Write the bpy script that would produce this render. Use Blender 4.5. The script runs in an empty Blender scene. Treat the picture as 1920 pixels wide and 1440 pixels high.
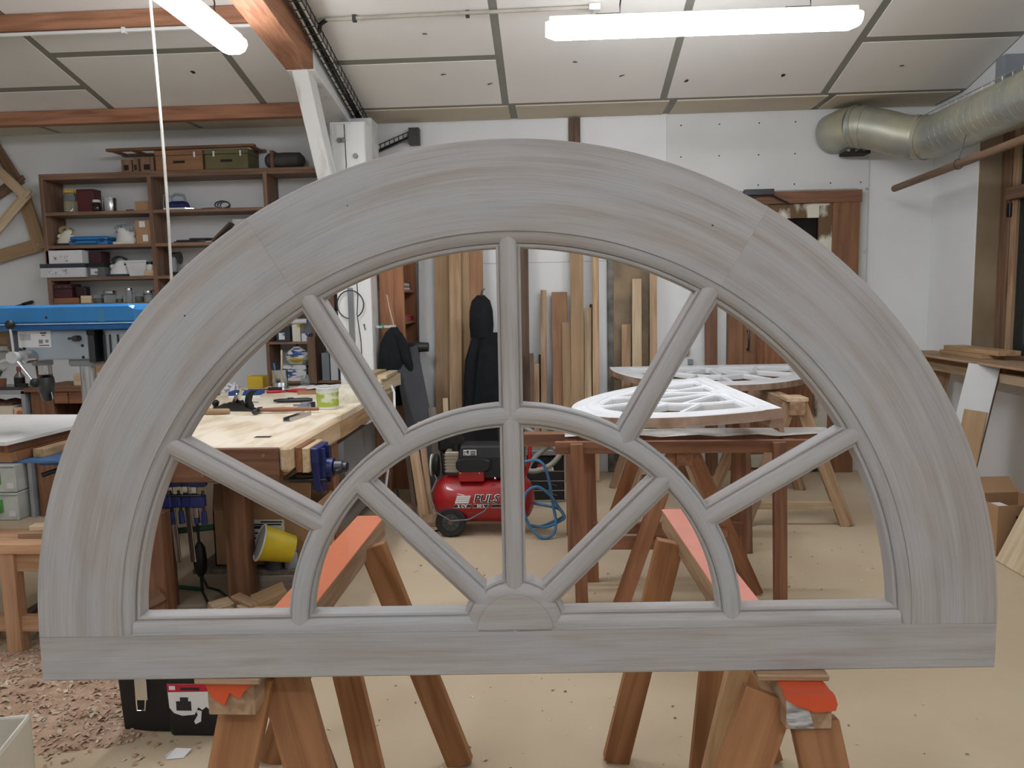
import bpy, bmesh, math, random
from mathutils import Vector, Matrix, Euler, Quaternion
from math import sin, cos, tan, pi, radians, hypot, atan2, sqrt
random.seed(7)
S = bpy.context.scene
C = S.collection
# ------------------------------------------------------------------ camera
cam = bpy.data.objects.new('camera', bpy.data.cameras.new('camera')); C.objects.link(cam)
cam.data.sensor_fit = 'HORIZONTAL'; cam.data.sensor_width = 36.0
cam.data.lens = 36.0 * 1445.0 / 1920.0
cam.data.clip_start = .05
yaw, pit, rol = radians(3.15), radians(6.3), radians(1.1)
fw = Vector((-sin(yaw)*cos(pit), cos(yaw)*cos(pit), -sin(pit)))
r0 = Vector((cos(yaw), sin(yaw), 0)); u0 = r0.cross(fw)
rr = cos(rol)*r0 - sin(rol)*u0; uu = sin(rol)*r0 + cos(rol)*u0
cam.matrix_world = Matrix(((rr.x, uu.x, -fw.x, 0), (rr.y, uu.y, -fw.y, 0), (rr.z, uu.z, -fw.z, 1.55), (0, 0, 0, 1)))
S.camera = cam
# ------------------------------------------------------------------ world, exposure
w = bpy.data.worlds.new('night'); S.world = w; w.use_nodes = True
w.node_tree.nodes['Background'].inputs[0].default_value = (.30, .34, .40, 1)
w.node_tree.nodes['Background'].inputs[1].default_value = .05
S.view_settings.view_transform = 'Standard'; S.view_settings.look = 'None'
S.view_settings.gamma = 1.0; S.view_settings.use_curve_mapping = False
S.view_settings.exposure = 0.42
LAMP = 26.0
# ------------------------------------------------------------------ materials
def lin(h):
    if not isinstance(h, str): return tuple(h)
    h = h.lstrip('#'); o = []
    for i in (0, 2, 4):
        c = int(h[i:i+2], 16)/255.0
        o.append(c/12.92 if c <= .04045 else ((c+.055)/1.055)**2.4)
    return tuple(o)
MATS = {}
def newmat(n):
    m = bpy.data.materials.new(n); m.use_nodes = True
    return m, m.node_tree.nodes, m.node_tree.links, m.node_tree.nodes['Principled BSDF']
def setin(b, k, v):
    if k in b.inputs: b.inputs[k].default_value = v
def P(n, col, rough=.6, metal=0., var=.12, scale=6., col2=None, bump=0., stretch=(1, 1, 1), detail=4., coat=0., lo=.35, hi=.65, trans=0., rand=0.):
    if n in MATS: return MATS[n]
    m, N, L, b = newmat(n); c = lin(col)
    c2 = lin(col2) if col2 else tuple(max(0, x*(1-2*var)) for x in c)
    setin(b, 'Roughness', rough); setin(b, 'Metallic', metal); setin(b, 'Coat Weight', coat); setin(b, 'Transmission Weight', trans)
    tc = N.new('ShaderNodeTexCoord'); mp = N.new('ShaderNodeMapping'); nz = N.new('ShaderNodeTexNoise'); cr = N.new('ShaderNodeValToRGB')
    oi = N.new('ShaderNodeObjectInfo'); ml = N.new('ShaderNodeMath'); ml.operation = 'MULTIPLY'; ml.inputs[1].default_value = 37.
    L.new(oi.outputs['Random'], ml.inputs[0])
    mp.inputs['Scale'].default_value = stretch
    L.new(tc.outputs['Object'], mp.inputs[0]); L.new(ml.outputs[0], mp.inputs['Location'])
    L.new(mp.outputs[0], nz.inputs['Vector']); nz.inputs['Scale'].default_value = scale; nz.inputs['Detail'].default_value = detail
    L.new(nz.outputs['Fac'], cr.inputs[0])
    cr.color_ramp.elements[0].position = lo; cr.color_ramp.elements[1].position = hi
    cr.color_ramp.elements[0].color = (*c2, 1); cr.color_ramp.elements[1].color = (*c, 1)
    out = cr.outputs[0]
    if rand:
        hs = N.new('ShaderNodeHueSaturation'); mr = N.new('ShaderNodeMapRange')
        mr.inputs['To Min'].default_value = 1-rand; mr.inputs['To Max'].default_value = 1+rand
        L.new(oi.outputs['Random'], mr.inputs[0]); L.new(mr.outputs[0], hs.inputs['Value']); L.new(out, hs.inputs['Color']); out = hs.outputs[0]
    L.new(out, b.inputs['Base Color'])
    if bump:
        bp = N.new('ShaderNodeBump'); bp.inputs['Strength'].default_value = bump; bp.inputs['Distance'].default_value = .01
        L.new(nz.outputs['Fac'], bp.inputs['Height']); L.new(bp.outputs[0], b.inputs['Normal'])
    MATS[n] = m; return m
WOODS = {  # light grain, dark grain, roughness
 'pine': ('#c9a883', '#ab8961', .6), 'raw': ('#d9c3a3', '#c1a681', .65), 'oak': ('#8c6f57', '#705541', .6), 'brown': ('#8d6449', '#6f4b35', .55), 'trestle': ('#a8774f', '#875a36', .6),
 'orangewood': ('#a87350', '#8a5b3c', .5), 'joist': ('#b58262', '#94644a', .6), 'stool': ('#d0a682', '#b98d68', .6), 'mdf': ('#b69875', '#a78963', .7), 'dark': ('#6c5644', '#4c3a2d', .7),
 'shelf': ('#93735d', '#775946', .6), 'bench': ('#dbc7a6', '#bfa37a', .6), 'fibre': ('#ad8462', '#9c7250', .7), 'dusty': ('#b89a7c', '#94765a', .75),
 'redwood': ('#9a6a4d', '#7c5139', .55), 'greywood': ('#8d8278', '#6f655c', .7), 'birch': ('#e6d6b8', '#d4bf98', .55)}
def wood(k, ax=2):
    n = 'wood_%s_%s' % (k, 'xyz'[ax])
    if n in MATS: return MATS[n]
    a, d, ro = WOODS[k]; st = [14., 14., 14.]; st[ax] = .9
    m, N, L, b = newmat(n); setin(b, 'Roughness', ro)
    tc = N.new('ShaderNodeTexCoord'); mp = N.new('ShaderNodeMapping'); oi = N.new('ShaderNodeObjectInfo')
    ml = N.new('ShaderNodeMath'); ml.operation = 'MULTIPLY'; ml.inputs[1].default_value = 61.
    L.new(oi.outputs['Random'], ml.inputs[0]); L.new(ml.outputs[0], mp.inputs['Location'])
    mp.inputs['Scale'].default_value = st; L.new(tc.outputs['Object'], mp.inputs[0])
    n1 = N.new('ShaderNodeTexNoise'); n1.inputs['Scale'].default_value = 2.2; n1.inputs['Detail'].default_value = 5; n1.inputs['Distortion'].default_value = .6
    n2 = N.new('ShaderNodeTexNoise'); n2.inputs['Scale'].default_value = 1.3; n2.inputs['Detail'].default_value = 2
    L.new(mp.outputs[0], n1.inputs['Vector']); L.new(tc.outputs['Object'], n2.inputs['Vector'])
    cr = N.new('ShaderNodeValToRGB'); cr.color_ramp.elements[0].position = .36; cr.color_ramp.elements[1].position = .62
    cr.color_ramp.elements[0].color = (*lin(d), 1); cr.color_ramp.elements[1].color = (*lin(a), 1); L.new(n1.outputs['Fac'], cr.inputs[0])
    hs = N.new('ShaderNodeHueSaturation'); mr = N.new('ShaderNodeMapRange'); mr.inputs['To Min'].default_value = .86; mr.inputs['To Max'].default_value = 1.12
    L.new(oi.outputs['Random'], mr.inputs[0]); L.new(mr.outputs[0], hs.inputs['Value']); L.new(cr.outputs[0], hs.inputs['Color'])
    mx = N.new('ShaderNodeMix'); mx.data_type = 'RGBA'; mx.blend_type = 'MULTIPLY'
    cr2 = N.new('ShaderNodeValToRGB'); cr2.color_ramp.elements[0].position = .3; cr2.color_ramp.elements[0].color = (.8, .78, .76, 1); cr2.color_ramp.elements[1].position = .6
    L.new(n2.outputs['Fac'], cr2.inputs[0]); mx.inputs[0].default_value = 1.
    L.new(hs.outputs[0], mx.inputs[6]); L.new(cr2.outputs[0], mx.inputs[7]); L.new(mx.outputs[2], b.inputs['Base Color'])
    bp = N.new('ShaderNodeBump'); bp.inputs['Strength'].default_value = .15; bp.inputs['Distance'].default_value = .004
    L.new(n1.outputs['Fac'], bp.inputs['Height']); L.new(bp.outputs[0], b.inputs['Normal'])
    MATS[n] = m; return m
def emit(n, col, st):
    if n in MATS: return MATS[n]
    m, N, L, b = newmat(n); setin(b, 'Base Color', (*lin(col), 1)); setin(b, 'Emission Color', (*lin(col), 1)); setin(b, 'Emission Strength', st)
    MATS[n] = m; return m
def glass(n, col='#e8f0ee', rough=.05):
    if n in MATS: return MATS[n]
    m, N, L, b = newmat(n); setin(b, 'Base Color', (*lin(col), 1)); setin(b, 'Roughness', rough); setin(b, 'Transmission Weight', .92); setin(b, 'IOR', 1.35)
    MATS[n] = m; return m
def painted(n, grey, taupe, cool, along=1.0):
    """thin primer brushed on wood: streaks along U of the UV map"""
    if n in MATS: return MATS[n]
    m, N, L, b = newmat(n); setin(b, 'Roughness', .55)
    uv = N.new('ShaderNodeUVMap'); uv.uv_map = 'grain'
    oi = N.new('ShaderNodeObjectInfo'); ml = N.new('ShaderNodeMath'); ml.operation = 'MULTIPLY'; ml.inputs[1].default_value = .6; L.new(oi.outputs['Random'], ml.inputs[0])
    def nz(sx, sy, sc, det, dist=.3):
        mp = N.new('ShaderNodeMapping'); mp.inputs['Scale'].default_value = (sx, sy, 1); L.new(uv.outputs[0], mp.inputs[0]); L.new(ml.outputs[0], mp.inputs['Location'])
        t = N.new('ShaderNodeTexNoise'); t.inputs['Scale'].default_value = sc; t.inputs['Detail'].default_value = det; t.inputs['Distortion'].default_value = dist; L.new(mp.outputs[0], t.inputs['Vector']); return t.outputs['Fac']
    def ramp(f, p0, c0, p1, c1):
        r = N.new('ShaderNodeValToRGB'); r.color_ramp.elements[0].position = p0; r.color_ramp.elements[1].position = p1
        r.color_ramp.elements[0].color = (*c0, 1); r.color_ramp.elements[1].color = (*c1, 1); L.new(f, r.inputs[0]); return r.outputs[0]
    def mix(f, a, c, mode='MIX'):
        x = N.new('ShaderNodeMix'); x.data_type = 'RGBA'; x.blend_type = mode
        if isinstance(f, float): x.inputs[0].default_value = f
        else: L.new(f, x.inputs[0])
        L.new(a, x.inputs[6]); L.new(c, x.inputs[7]); return x.outputs[2]
    streak = nz(1.0, 22, 2.0, 5); fine = nz(3.0, 110, 2.4, 4); blot = nz(2.2, 7., 1.6, 3, .8); cool_ = nz(1.4, 5, 1.9, 2, 1.)
    base = ramp(streak, .38, lin(taupe), .62, lin(grey))
    a = mix(ramp(cool_, .46, (0, 0, 0), .68, (.75, .75, .75)), base, ramp(streak, 0, lin(cool), 1, lin(cool)))
    d = ramp(fine, .30, (.88, .87, .86), .52, (1, 1, 1))
    a = mix(1.0, a, d, 'MULTIPLY')
    a = mix(1.0, a, ramp(blot, .30, (.91, .905, .90), .5, (1, 1, 1)), 'MULTIPLY')
    hl = ramp(nz(1.6, 70, 3.1, 3), .68, (0, 0, 0), .80, (.10, .10, .10))
    a = mix(1.0, a, hl, 'ADD')
    L.new(a, b.inputs['Base Color'])
    bp = N.new('ShaderNodeBump'); bp.inputs['Strength'].default_value = .12; bp.inputs['Distance'].default_value = .003; L.new(fine, bp.inputs['Height']); L.new(bp.outputs[0], b.inputs['Normal'])
    MATS[n] = m; return m
# ------------------------------------------------------------------ mesh helpers
class MB:
    def __init__(s): s.v = []; s.f = []; s.m = []; s.cur = 0
    def add(s, vs, fs):
        k = len(s.v); s.v += [tuple(x) for x in vs]; s.f += [tuple(i+k for i in f) for f in fs]; s.m += [s.cur]*len(fs); return s
    def box(s, x0, x1, y0, y1, z0, z1, M=None):
        vs = [Vector((x, y, z)) for z in (z0, z1) for y in (y0, y1) for x in (x0, x1)]
        if M is not None: vs = [M @ v for v in vs]
        return s.add(vs, [(0, 2, 3, 1), (4, 5, 7, 6), (0, 1, 5, 4), (2, 6, 7, 3), (0, 4, 6, 2), (1, 3, 7, 5)])
    def cyl(s, p0, p1, r0, r1=None, n=16, cap=True):
        p0 = Vector(p0); p1 = Vector(p1); r1 = r0 if r1 is None else r1
        q = (p1-p0).normalized().to_track_quat('Z', 'Y'); vs = []
        for p, r in ((p0, r0), (p1, r1)):
            for i in range(n):
                a = 2*pi*i/n; vs.append(p + q @ Vector((r*cos(a), r*sin(a), 0)))
        fs = [(i, (i+1) % n, n+(i+1) % n, n+i) for i in range(n)]
        if cap: fs += [tuple(range(n))[::-1], tuple(range(n, 2*n))]
        return s.add(vs, fs)
    def lathe(s, prof, n=20, o=(0, 0, 0), M=None):
        o = Vector(o); vs = []
        for r, z in prof:
            for i in range(n):
                a = 2*pi*i/n; p = Vector((r*cos(a), r*sin(a), z))
                if M is not None: p = M @ p
                vs.append(o+p)
        k = len(prof); fs = [(j*n+i, j*n+(i+1) % n, (j+1)*n+(i+1) % n, (j+1)*n+i) for j in range(k-1) for i in range(n)]
        fs += [tuple(range(n))[::-1], tuple(range((k-1)*n, k*n))]
        return s.add(vs, fs)
    def tube(s, pts, r, n=8, closed=False):
        pts = [Vector(p) for p in pts]; k = len(pts); vs = []; up = None
        for i, p in enumerate(pts):
            a = pts[(i-1) % k] if (i or closed) else p; b = pts[(i+1) % k] if (i < k-1 or closed) else p
            t = (b-a).normalized()
            if up is None:
                up = Vector((0, 0, 1)) if abs(t.z) < .9 else Vector((1, 0, 0))
            x = up.cross(t).normalized(); up = t.cross(x).normalized()
            rad = r[i] if isinstance(r, (list, tuple)) else r
            for j in range(n):
                an = 2*pi*j/n; vs.append(p + rad*(cos(an)*x + sin(an)*up))
        fs = []
        for i in range(k if closed else k-1):
            i2 = (i+1) % k
            fs += [(i*n+j, i*n+(j+1) % n, i2*n+(j+1) % n, i2*n+j) for j in range(n)]
        if not closed: fs += [tuple(range(n))[::-1], tuple(range((k-1)*n, k*n))]
        return s.add(vs, fs)
    def prism(s, poly, a, b, ax='y'):
        """polygon in the plane across ax, extruded from a to b. ax y: (x,z); x: (y,z); z: (x,y)"""
        n = len(poly)
        def mk(p, t): return {'y': (p[0], t, p[1]), 'x': (t, p[0], p[1]), 'z': (p[0], p[1], t)}[ax]
        vs = [mk(p, a) for p in poly] + [mk(p, b) for p in poly]
        fs = [tuple(range(n)), tuple(range(n, 2*n))[::-1]] + [(i, n+i, n+(i+1) % n, (i+1) % n) for i in range(n)]
        return s.add(vs, fs)
    def loft(s, rings, cap=True):
        n = len(rings[0]); k = len(rings); vs = [p for r in rings for p in r]
        fs = [(j*n+i, j*n+(i+1) % n, (j+1)*n+(i+1) % n, (j+1)*n+i) for j in range(k-1) for i in range(n)]
        if cap: fs += [tuple(range(n))[::-1], tuple(range((k-1)*n, k*n))]
        return s.add(vs, fs)
def fixn(me):
    bm = bmesh.new(); bm.from_mesh(me); bmesh.ops.recalc_face_normals(bm, faces=bm.faces); bm.to_mesh(me); bm.free()
def part(name, mb, mat, parent=None, loc=None, rot=None, smooth=False, bevel=0., fix=True):
    me = bpy.data.meshes.new(name); me.from_pydata(mb.v, [], mb.f); me.update()
    mats = mat if isinstance(mat, (list, tuple)) else [mat]
    for x in mats: me.materials.append(x)
    if len(mats) > 1: me.polygons.foreach_set('material_index', mb.m)
    if fix: fixn(me)
    if smooth:
        me.polygons.foreach_set('use_smooth', [True]*len(me.polygons)); me.set_sharp_from_angle(angle=radians(40))
    o = bpy.data.objects.new(name, me); C.objects.link(o)
    if parent: o.parent = parent
    if loc is not None: o.location = loc
    if rot is not None: o.rotation_euler = rot
    if bevel:
        b = o.modifiers.new('edge', 'BEVEL'); b.width = bevel; b.segments = 1; b.limit_method = 'ANGLE'
    return o
def rmat(mat, ax): return wood(mat, ax) if isinstance(mat, str) else mat
def bx(name, c, size, mat, parent=None, rot=None, bevel=.002):
    ax = max(range(3), key=lambda i: size[i]); x, y, z = (q/2 for q in size)
    return part(name, MB().box(-x, x, -y, y, -z, z), rmat(mat, ax), parent, c, rot, bevel=min(bevel, min(size)*.3) if bevel else 0)
def bb(name, x0, x1, y0, y1, z0, z1, mat, parent=None, bevel=.002):
    return bx(name, ((x0+x1)/2, (y0+y1)/2, (z0+z1)/2), (abs(x1-x0), abs(y1-y0), abs(z1-z0)), mat, parent, None, bevel)
def board(name, p0, p1, w_, t_, mat, parent=None, side=(1, 0, 0), bevel=.002):
    """board from p0 to p1; w_ is the size along 'side', t_ across"""
    p0 = Vector(p0); p1 = Vector(p1); z = (p1-p0); L_ = z.length; z.normalize()
    x = Vector(side); x = (x - x.dot(z)*z).normalized(); y = z.cross(x)
    o = part(name, MB().box(-w_/2, w_/2, -t_/2, t_/2, -L_/2, L_/2), rmat(mat, 2), parent, bevel=min(bevel, min(w_, t_)*.3))
    m = Matrix((x, y, z)).transposed().to_4x4(); m.translation = (p0+p1)/2; o.matrix_basis = m
    return o
def tag(o, label, cat, group=None, kind=None):
    o['label'] = label; o['category'] = cat
    if group: o['group'] = group
    if kind: o['kind'] = kind
    return o
def thing(name, label, cat, loc=(0, 0, 0), rz=0., group=None):
    o = bpy.data.objects.new(name, None); o.empty_display_size = .05; C.objects.link(o)
    o.location = loc; o.rotation_euler = (0, 0, rz); return tag(o, label, cat, group)
def struct(o): o['kind'] = 'structure'; return o
def dup(root, loc=None, rz=None, label=None, group=None):
    def cp(o, par):
        c = o.copy(); C.objects.link(c); c.parent = par
        for ch in list(o.children): cp(ch, c)
        return c
    r = cp(root, None)
    if loc is not None: r.location = loc
    if rz is not None: r.rotation_euler = (0, 0, rz)
    if label: r['label'] = label
    if group: r['group'] = group
    return r
def text(name, s, size, mat, parent, loc, rot=(pi/2, 0, 0), shear=0., bold=0., sx=1.):
    cu = bpy.data.curves.new(name, 'FONT'); cu.body = s; cu.size = size; cu.extrude = .0004; cu.shear = shear; cu.offset = bold
    cu.align_x = 'CENTER'; cu.align_y = 'CENTER'; cu.resolution_u = 2
    t = bpy.data.objects.new(name, cu); C.objects.link(t)
    dg = bpy.context.evaluated_depsgraph_get(); me = bpy.data.meshes.new_from_object(t.evaluated_get(dg)); me.name = name
    bpy.data.objects.remove(t); me.materials.clear(); me.materials.append(mat)
    o = bpy.data.objects.new(name, me); C.objects.link(o); o.parent = parent; o.location = loc; o.rotation_euler = rot; o.scale = (sx, 1, 1)
    return o
# common materials
WHITE = P('white_paint', '#e6e6e2', .6, var=.05, scale=3)
WALL = P('wall_plaster', '#eceeee', .85, var=.04, scale=1.3, detail=6)
BLACK = P('black_plastic', '#17181a', .45, var=.1)
DGREY = P('dark_grey_plastic', '#3a3b3d', .5)
GREY = P('grey_paint', '#8f969c', .5, var=.06)
STEEL = P('steel', '#c4c6c8', .25, 1., var=.06)
DSTEEL = P('dark_steel', '#55565a', .4, 1., var=.1)
CHROME = P('chrome', '#e8e8ea', .12, 1., var=.02)
GALV = P('galvanised', '#c3bfa6', .42, .45, col2='#a2a69f', scale=3.2, detail=3)
BLUE = P('blue_paint', '#2a7fc0', .35, var=.06, coat=.3)
NAVY = P('navy_paint', '#232f6b', .4, var=.1)
RED = P('red_paint', '#a8161c', .35, var=.1, coat=.3)
GREEN = P('green_paint', '#1d5f4a', .45)
CARD = P('cardboard', '#b58f6b', .8, var=.08, scale=4)
PAPER = P('paper', '#e9e9ea', .7, var=.03)
YELLOW = P('yellow_paint', '#d9b21c', .5)
CREAM = P('cream_plastic', '#e3dfd0', .5, var=.03)
RUBBER = P('rubber', '#2a2a2b', .7)
PRINT = P('printed_black', '#26262a', .6, var=.02)
PRINTR = P('printed_red', '#c2203a', .6, var=.02)
CLOTH = P('black_cloth', '#10141c', .9, col2='#05070b', scale=14)
ORANGE = P('orange_trestle_paint', '#dd7a4c', .4, var=.05, coat=.2)
ORANGE2 = P('orange_red_paint', '#d2512a', .4, var=.05, coat=.2)
PINK = P('salmon_trestle_paint', '#e8917c', .4, var=.05, coat=.2)
# ================================================================== SETTING
SL = .2475; YB = 6.33; ZS = 3.08; CA = math.atan(SL)
def zc(y): return ZS + (YB-y)*SL
FLOOR = P('dusty_concrete', '#cbba9f', .85, col2='#b9a68a', scale=1.1, detail=8, bump=.12, lo=.3, hi=.7)
struct(bb('floor', -6.2, 3.6, -3.6, 7.0, -.1, 0, FLOOR, bevel=0))
wb = struct(bb('wall_back', -6.2, 3.6, 6.8, 7.0, 0, 6.2, WALL, bevel=0))
struct(bb('wall_left', -6.2, -6.0, -3.6, 6.8, 0, 6.2, WALL, bevel=0))
struct(bb('wall_front', -6.2, 3.6, -3.8, -3.6, 0, 6.2, WALL, bevel=0))
STRIP = P('ceiling_joint', '#8b8a80', .6, var=.08, scale=2)
PANEL = P('ceiling_panel_white', '#eeebe5', .8, var=.04, scale=.9, detail=5)
cb = MB().prism([(-3.8, zc(-3.8)+.005), (YB, ZS+.005), (6.9, ZS+.005), (6.9, ZS+.2), (YB, ZS+.2), (-3.8, zc(-3.8)+.2)], -6.2, 3.6, 'x')
ceil = struct(part('ceiling', cb, STRIP))
def cpan(x0, x1, y0, y1):
    ym = (y0+y1)/2
    bx('ceiling_panel', ((x0+x1)/2, ym, zc(ym)+.012), (x1-x0-.055, (y1-y0)/cos(CA)-.065, .02), PANEL, ceil, (-CA, 0, 0), bevel=.003)
for x0, x1, rows in ((-1.60, -.357, (6.34, 5.66, 3.2, .7, -1.8, -3.6)), (-.357, .885, (6.34, 3.86, 1.4, -1.1, -3.6)), (.885, 2.12, (6.34, 3.86, 1.4, -1.1, -3.6)), (2.12, 3.22, (6.34, 5.61, 3.1, .6, -1.9, -3.6)),
                     (-2.26, -1.70, (6.34, 3.9, 1.4, -1.1, -3.6)), (-3.5, -2.26, (6.34, 5.44, 2.9, .4, -2.1, -3.6)), (-4.74, -3.5, (6.34, 5.86, 3.4, .9, -1.6, -3.6)), (-5.98, -4.74, (6.34, 5.2, 2.7, .2, -2.3, -3.6))):
    for a, b in zip(rows, rows[1:]): cpan(x0, x1, b, a)
SOFF = P('soffit_panel', '#d2c7b2', .8, var=.05, scale=1.2)
xs = (-5.9, -4.32, -3.04, -1.62, -.31, .97, 2.2, 3.2)
for a, b in zip(xs, xs[1:]): bb('soffit_panel', a+.03, b-.03, YB+.02, 6.795, ZS-.004, ZS+.016, SOFF, ceil, bevel=.003)
# nail holes and torn spots in the ceiling panels
DK = P('hole_dark', '#2c2722', .9)
for x, y in ((.53, 5.95), (1.02, 6.05), (.18, 5.75), (.22, 5.45), (-.83, 5.35), (-.45, 6.0), (1.72, 6.02), (2.55, 5.95), (-2.6, 5.7), (-.78, 5.85)):
    part('nail_hole', MB().prism([(-.016, -.012), (.012, -.018), (.02, .01), (.0, .022)], -.002, .002, 'z'), DK, ceil, (x, y, zc(y)+.0005), (-CA, 0, random.random()*6))
# right wall with the window bay (far jamb at y = 6.1)
wr = struct(bb('wall_right', 3.2, 3.45, 6.1, 6.8, 0, 4.2, WALL, bevel=.004))
struct(bb('wall_right_sill', 3.2, 3.45, 3.9, 6.1, 0, .98, WALL, None, 0))
struct(bb('wall_right_head', 3.2, 3.45, 3.9, 6.1, 2.95, 4.6, WALL, None, 0)); struct(bb('wall_right_near', 3.2, 3.45, -3.6, 3.9, 0, 6.2, WALL, None, 0))
JAMB = P('bare_render', '#a3937a', .9, col2='#8a785d', scale=2.5, detail=6, bump=.2)
struct(bb('trim_1', 3.203, 3.45, 6.088, 6.1, .98, 2.95, JAMB, None, 0))
# window: outer frame, mullion, casement rails and dark panes
win = bpy.data.objects.new('window_1', None); C.objects.link(win); struct(win)
WF = 'oak'
for y0, y1, z0, z1 in ((5.96, 6.085, .98, 2.95), (3.9, 4.0, .98, 2.95), (4.0, 5.96, 2.86, 2.95), (4.0, 5.96, .98, 1.07), (4.94, 5.04, 1.07, 2.86)):
    bb('window_frame', 3.36, 3.44, y0, y1, z0, z1, WF, win)
bb('transom', 3.33, 3.42, 4.0, 5.96, 2.2, 2.29, WF, win)
PANE = glass('window_glass', '#7d8a88', .03)
for y0, y1 in ((4.0, 4.94), (5.04, 5.96)):
    for z0, z1 in ((1.07, 2.2), (2.29, 2.86)):
        bb('casement_stile', 3.37, 3.42, y1-.075, y1-.003, z0, z1, 'dusty', win); bb('casement_stile', 3.37, 3.42, y0+.003, y0+.07, z0, z1, 'dusty', win)
        bb('pane', 3.39, 3.398, y0+.07, y1-.075, z0, z1, PANE, win, 0)
bb('hinge', 3.35, 3.37, 5.94, 5.98, 2.08, 2.18, DSTEEL, win)
# ledge below the window, with planks lying on it
tag(bb('window_ledge', 2.93, 3.2, 4.0, 6.3, .94, 1.0, 'raw'), 'thick pale wooden ledge fixed below the window on the right wall', 'ledge')
def plank(c, s, mat, label, rz=0., name='plank', group='planks lying on the window ledge', cat='plank', rot=None):
    return tag(bx(name, c, s, mat, None, rot or (0, 0, rz)), label, cat, group)
plank((3.05, 5.75, 1.025), (.22, 1.05, .05), 'fibre', 'orange-brown block plank lying lowest on the window ledge', .02)
plank((2.98, 5.6, 1.059), (.30, 1.75, .016), 'dusty', 'long thin grey-brown sheet sticking out past the end of the ledge', .03)
plank((3.07, 5.85, 1.082), (.16, .62, .028), 'mdf', 'short tan plank lying on the thin sheet on the ledge', -.03)
plank((3.10, 5.78, 1.114), (.15, .72, .034), 'pine', 'topmost plank of the pile by the window jamb', .02)
# ---------------------------------------------------------------- back wall details
PLB = P('plasterboard', '#dcdedc', .85, var=.03, scale=2)
pb = struct(bb('wall_back_panel', .98, 2.665, 6.784, 6.8, 2.42, 3.075, PLB, None, 0))
for x in (1.1, 1.42, 1.75, 2.05, 2.35, 2.6):
    for z in (2.47, 2.72, 2.98): part('screw', MB().cyl((x, 6.781, z), (x, 6.786, z), .006, n=8), DK, pb, -pb.location)
RENDER = P('patchy_old_render', '#a58f70', .95, col2='#6c6256', scale=3.4, detail=8, bump=.4)
pt = struct(bb('wall_back_patch', .52, .84, 6.772, 6.8, 0, 1.92, RENDER, None, .006))
PLG = P('grey_plaster_edge', '#8f8d88', .95, col2='#5f5d58', scale=7, detail=8, bump=.6)
struct(bb('trim_2', .47, .53, 6.768, 6.8, 0, 1.95, PLG, None, .01)); struct(bb('trim_3', .82, .86, 6.768, 6.8, .2, 1.75, PLG, None, .01))
struct(bb('trim_4', .15, .25, 6.775, 6.8, 2.8, 3.07, 'dark', None, 0))
struct(bb('trim_5', -1.2, 1.4, 6.797, 6.8, 1.86, 1.864, P('joint_line', '#b9bcbc', .8), None, 0))
# door with peeling paint, glazed upper half, closer
dr = bpy.data.objects.new('door_1', None); C.objects.link(dr); struct(dr)
PEEL = P('peeling_paint', '#d9d5c6', .8, col2='#6b5239', scale=5.5, detail=9, lo=.42, hi=.5, stretch=(1, 1, .5))
DW = P('door_wood', '#8f6647', .55, col2='#755037', scale=3, stretch=(6, 6, .7))
bb('door_frame', 2.35, 2.57, 6.70, 6.8, 0, 2.38, DW, dr); bb('door_frame', 1.5, 1.62, 6.70, 6.8, 0, 2.38, DW, dr); bb('door_frame', 1.5, 2.58, 6.69, 6.8, 2.30, 2.40, 'brown', dr)
bb('door_frame', 2.572, 2.66, 6.77, 6.8, 0, 2.42, P('white_chipped', '#d6d8d6', .8, col2='#8a8780', scale=9, lo=.3, hi=.4), dr)
bb('door_stile', 2.24, 2.35, 6.715, 6.78, .02, 2.28, PEEL, dr); bb('door_stile', 1.62, 1.74, 6.715, 6.78, .02, 2.28, DW, dr)
bb('door_rail', 1.62, 2.35, 6.717, 6.78, 2.18, 2.30, PEEL, dr); bb('door_rail', 1.74, 2.24, 6.717, 6.78, 1.33, 1.45, DW, dr); bb('door_rail', 1.74, 2.24, 6.717, 6.78, .02, .22, DW, dr)
bb('lower_panel', 1.74, 2.24, 6.74, 6.77, .22, 1.33, 'orangewood', dr); bb('pane', 1.74, 2.24, 6.745, 6.755, 1.45, 2.18, glass('door_glass', '#2b2723', .08), dr, 0)
bb('weather_board', 1.62, 2.35, 6.69, 6.72, .05, .16, PEEL, dr)
part('door_handle', MB().tube([(1.66, 6.715, 1.24), (1.66, 6.67, 1.24), (1.66, 6.655, 1.19), (1.66, 6.655, 1.12), (1.66, 6.67, 1.08), (1.66, 6.715, 1.08)], .009), DSTEEL, dr, smooth=True)
dc = part('door_closer', MB().box(1.6, 1.84, 6.62, 6.68, 2.37, 2.415).box(1.62, 1.7, 6.66, 6.70, 2.355, 2.38), DSTEEL, dr)
part('closer_arm', MB().tube([(1.82, 6.64, 2.37), (1.9, 6.66, 2.33), (1.98, 6.69, 2.30)], .007), DSTEEL, dr)
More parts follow.
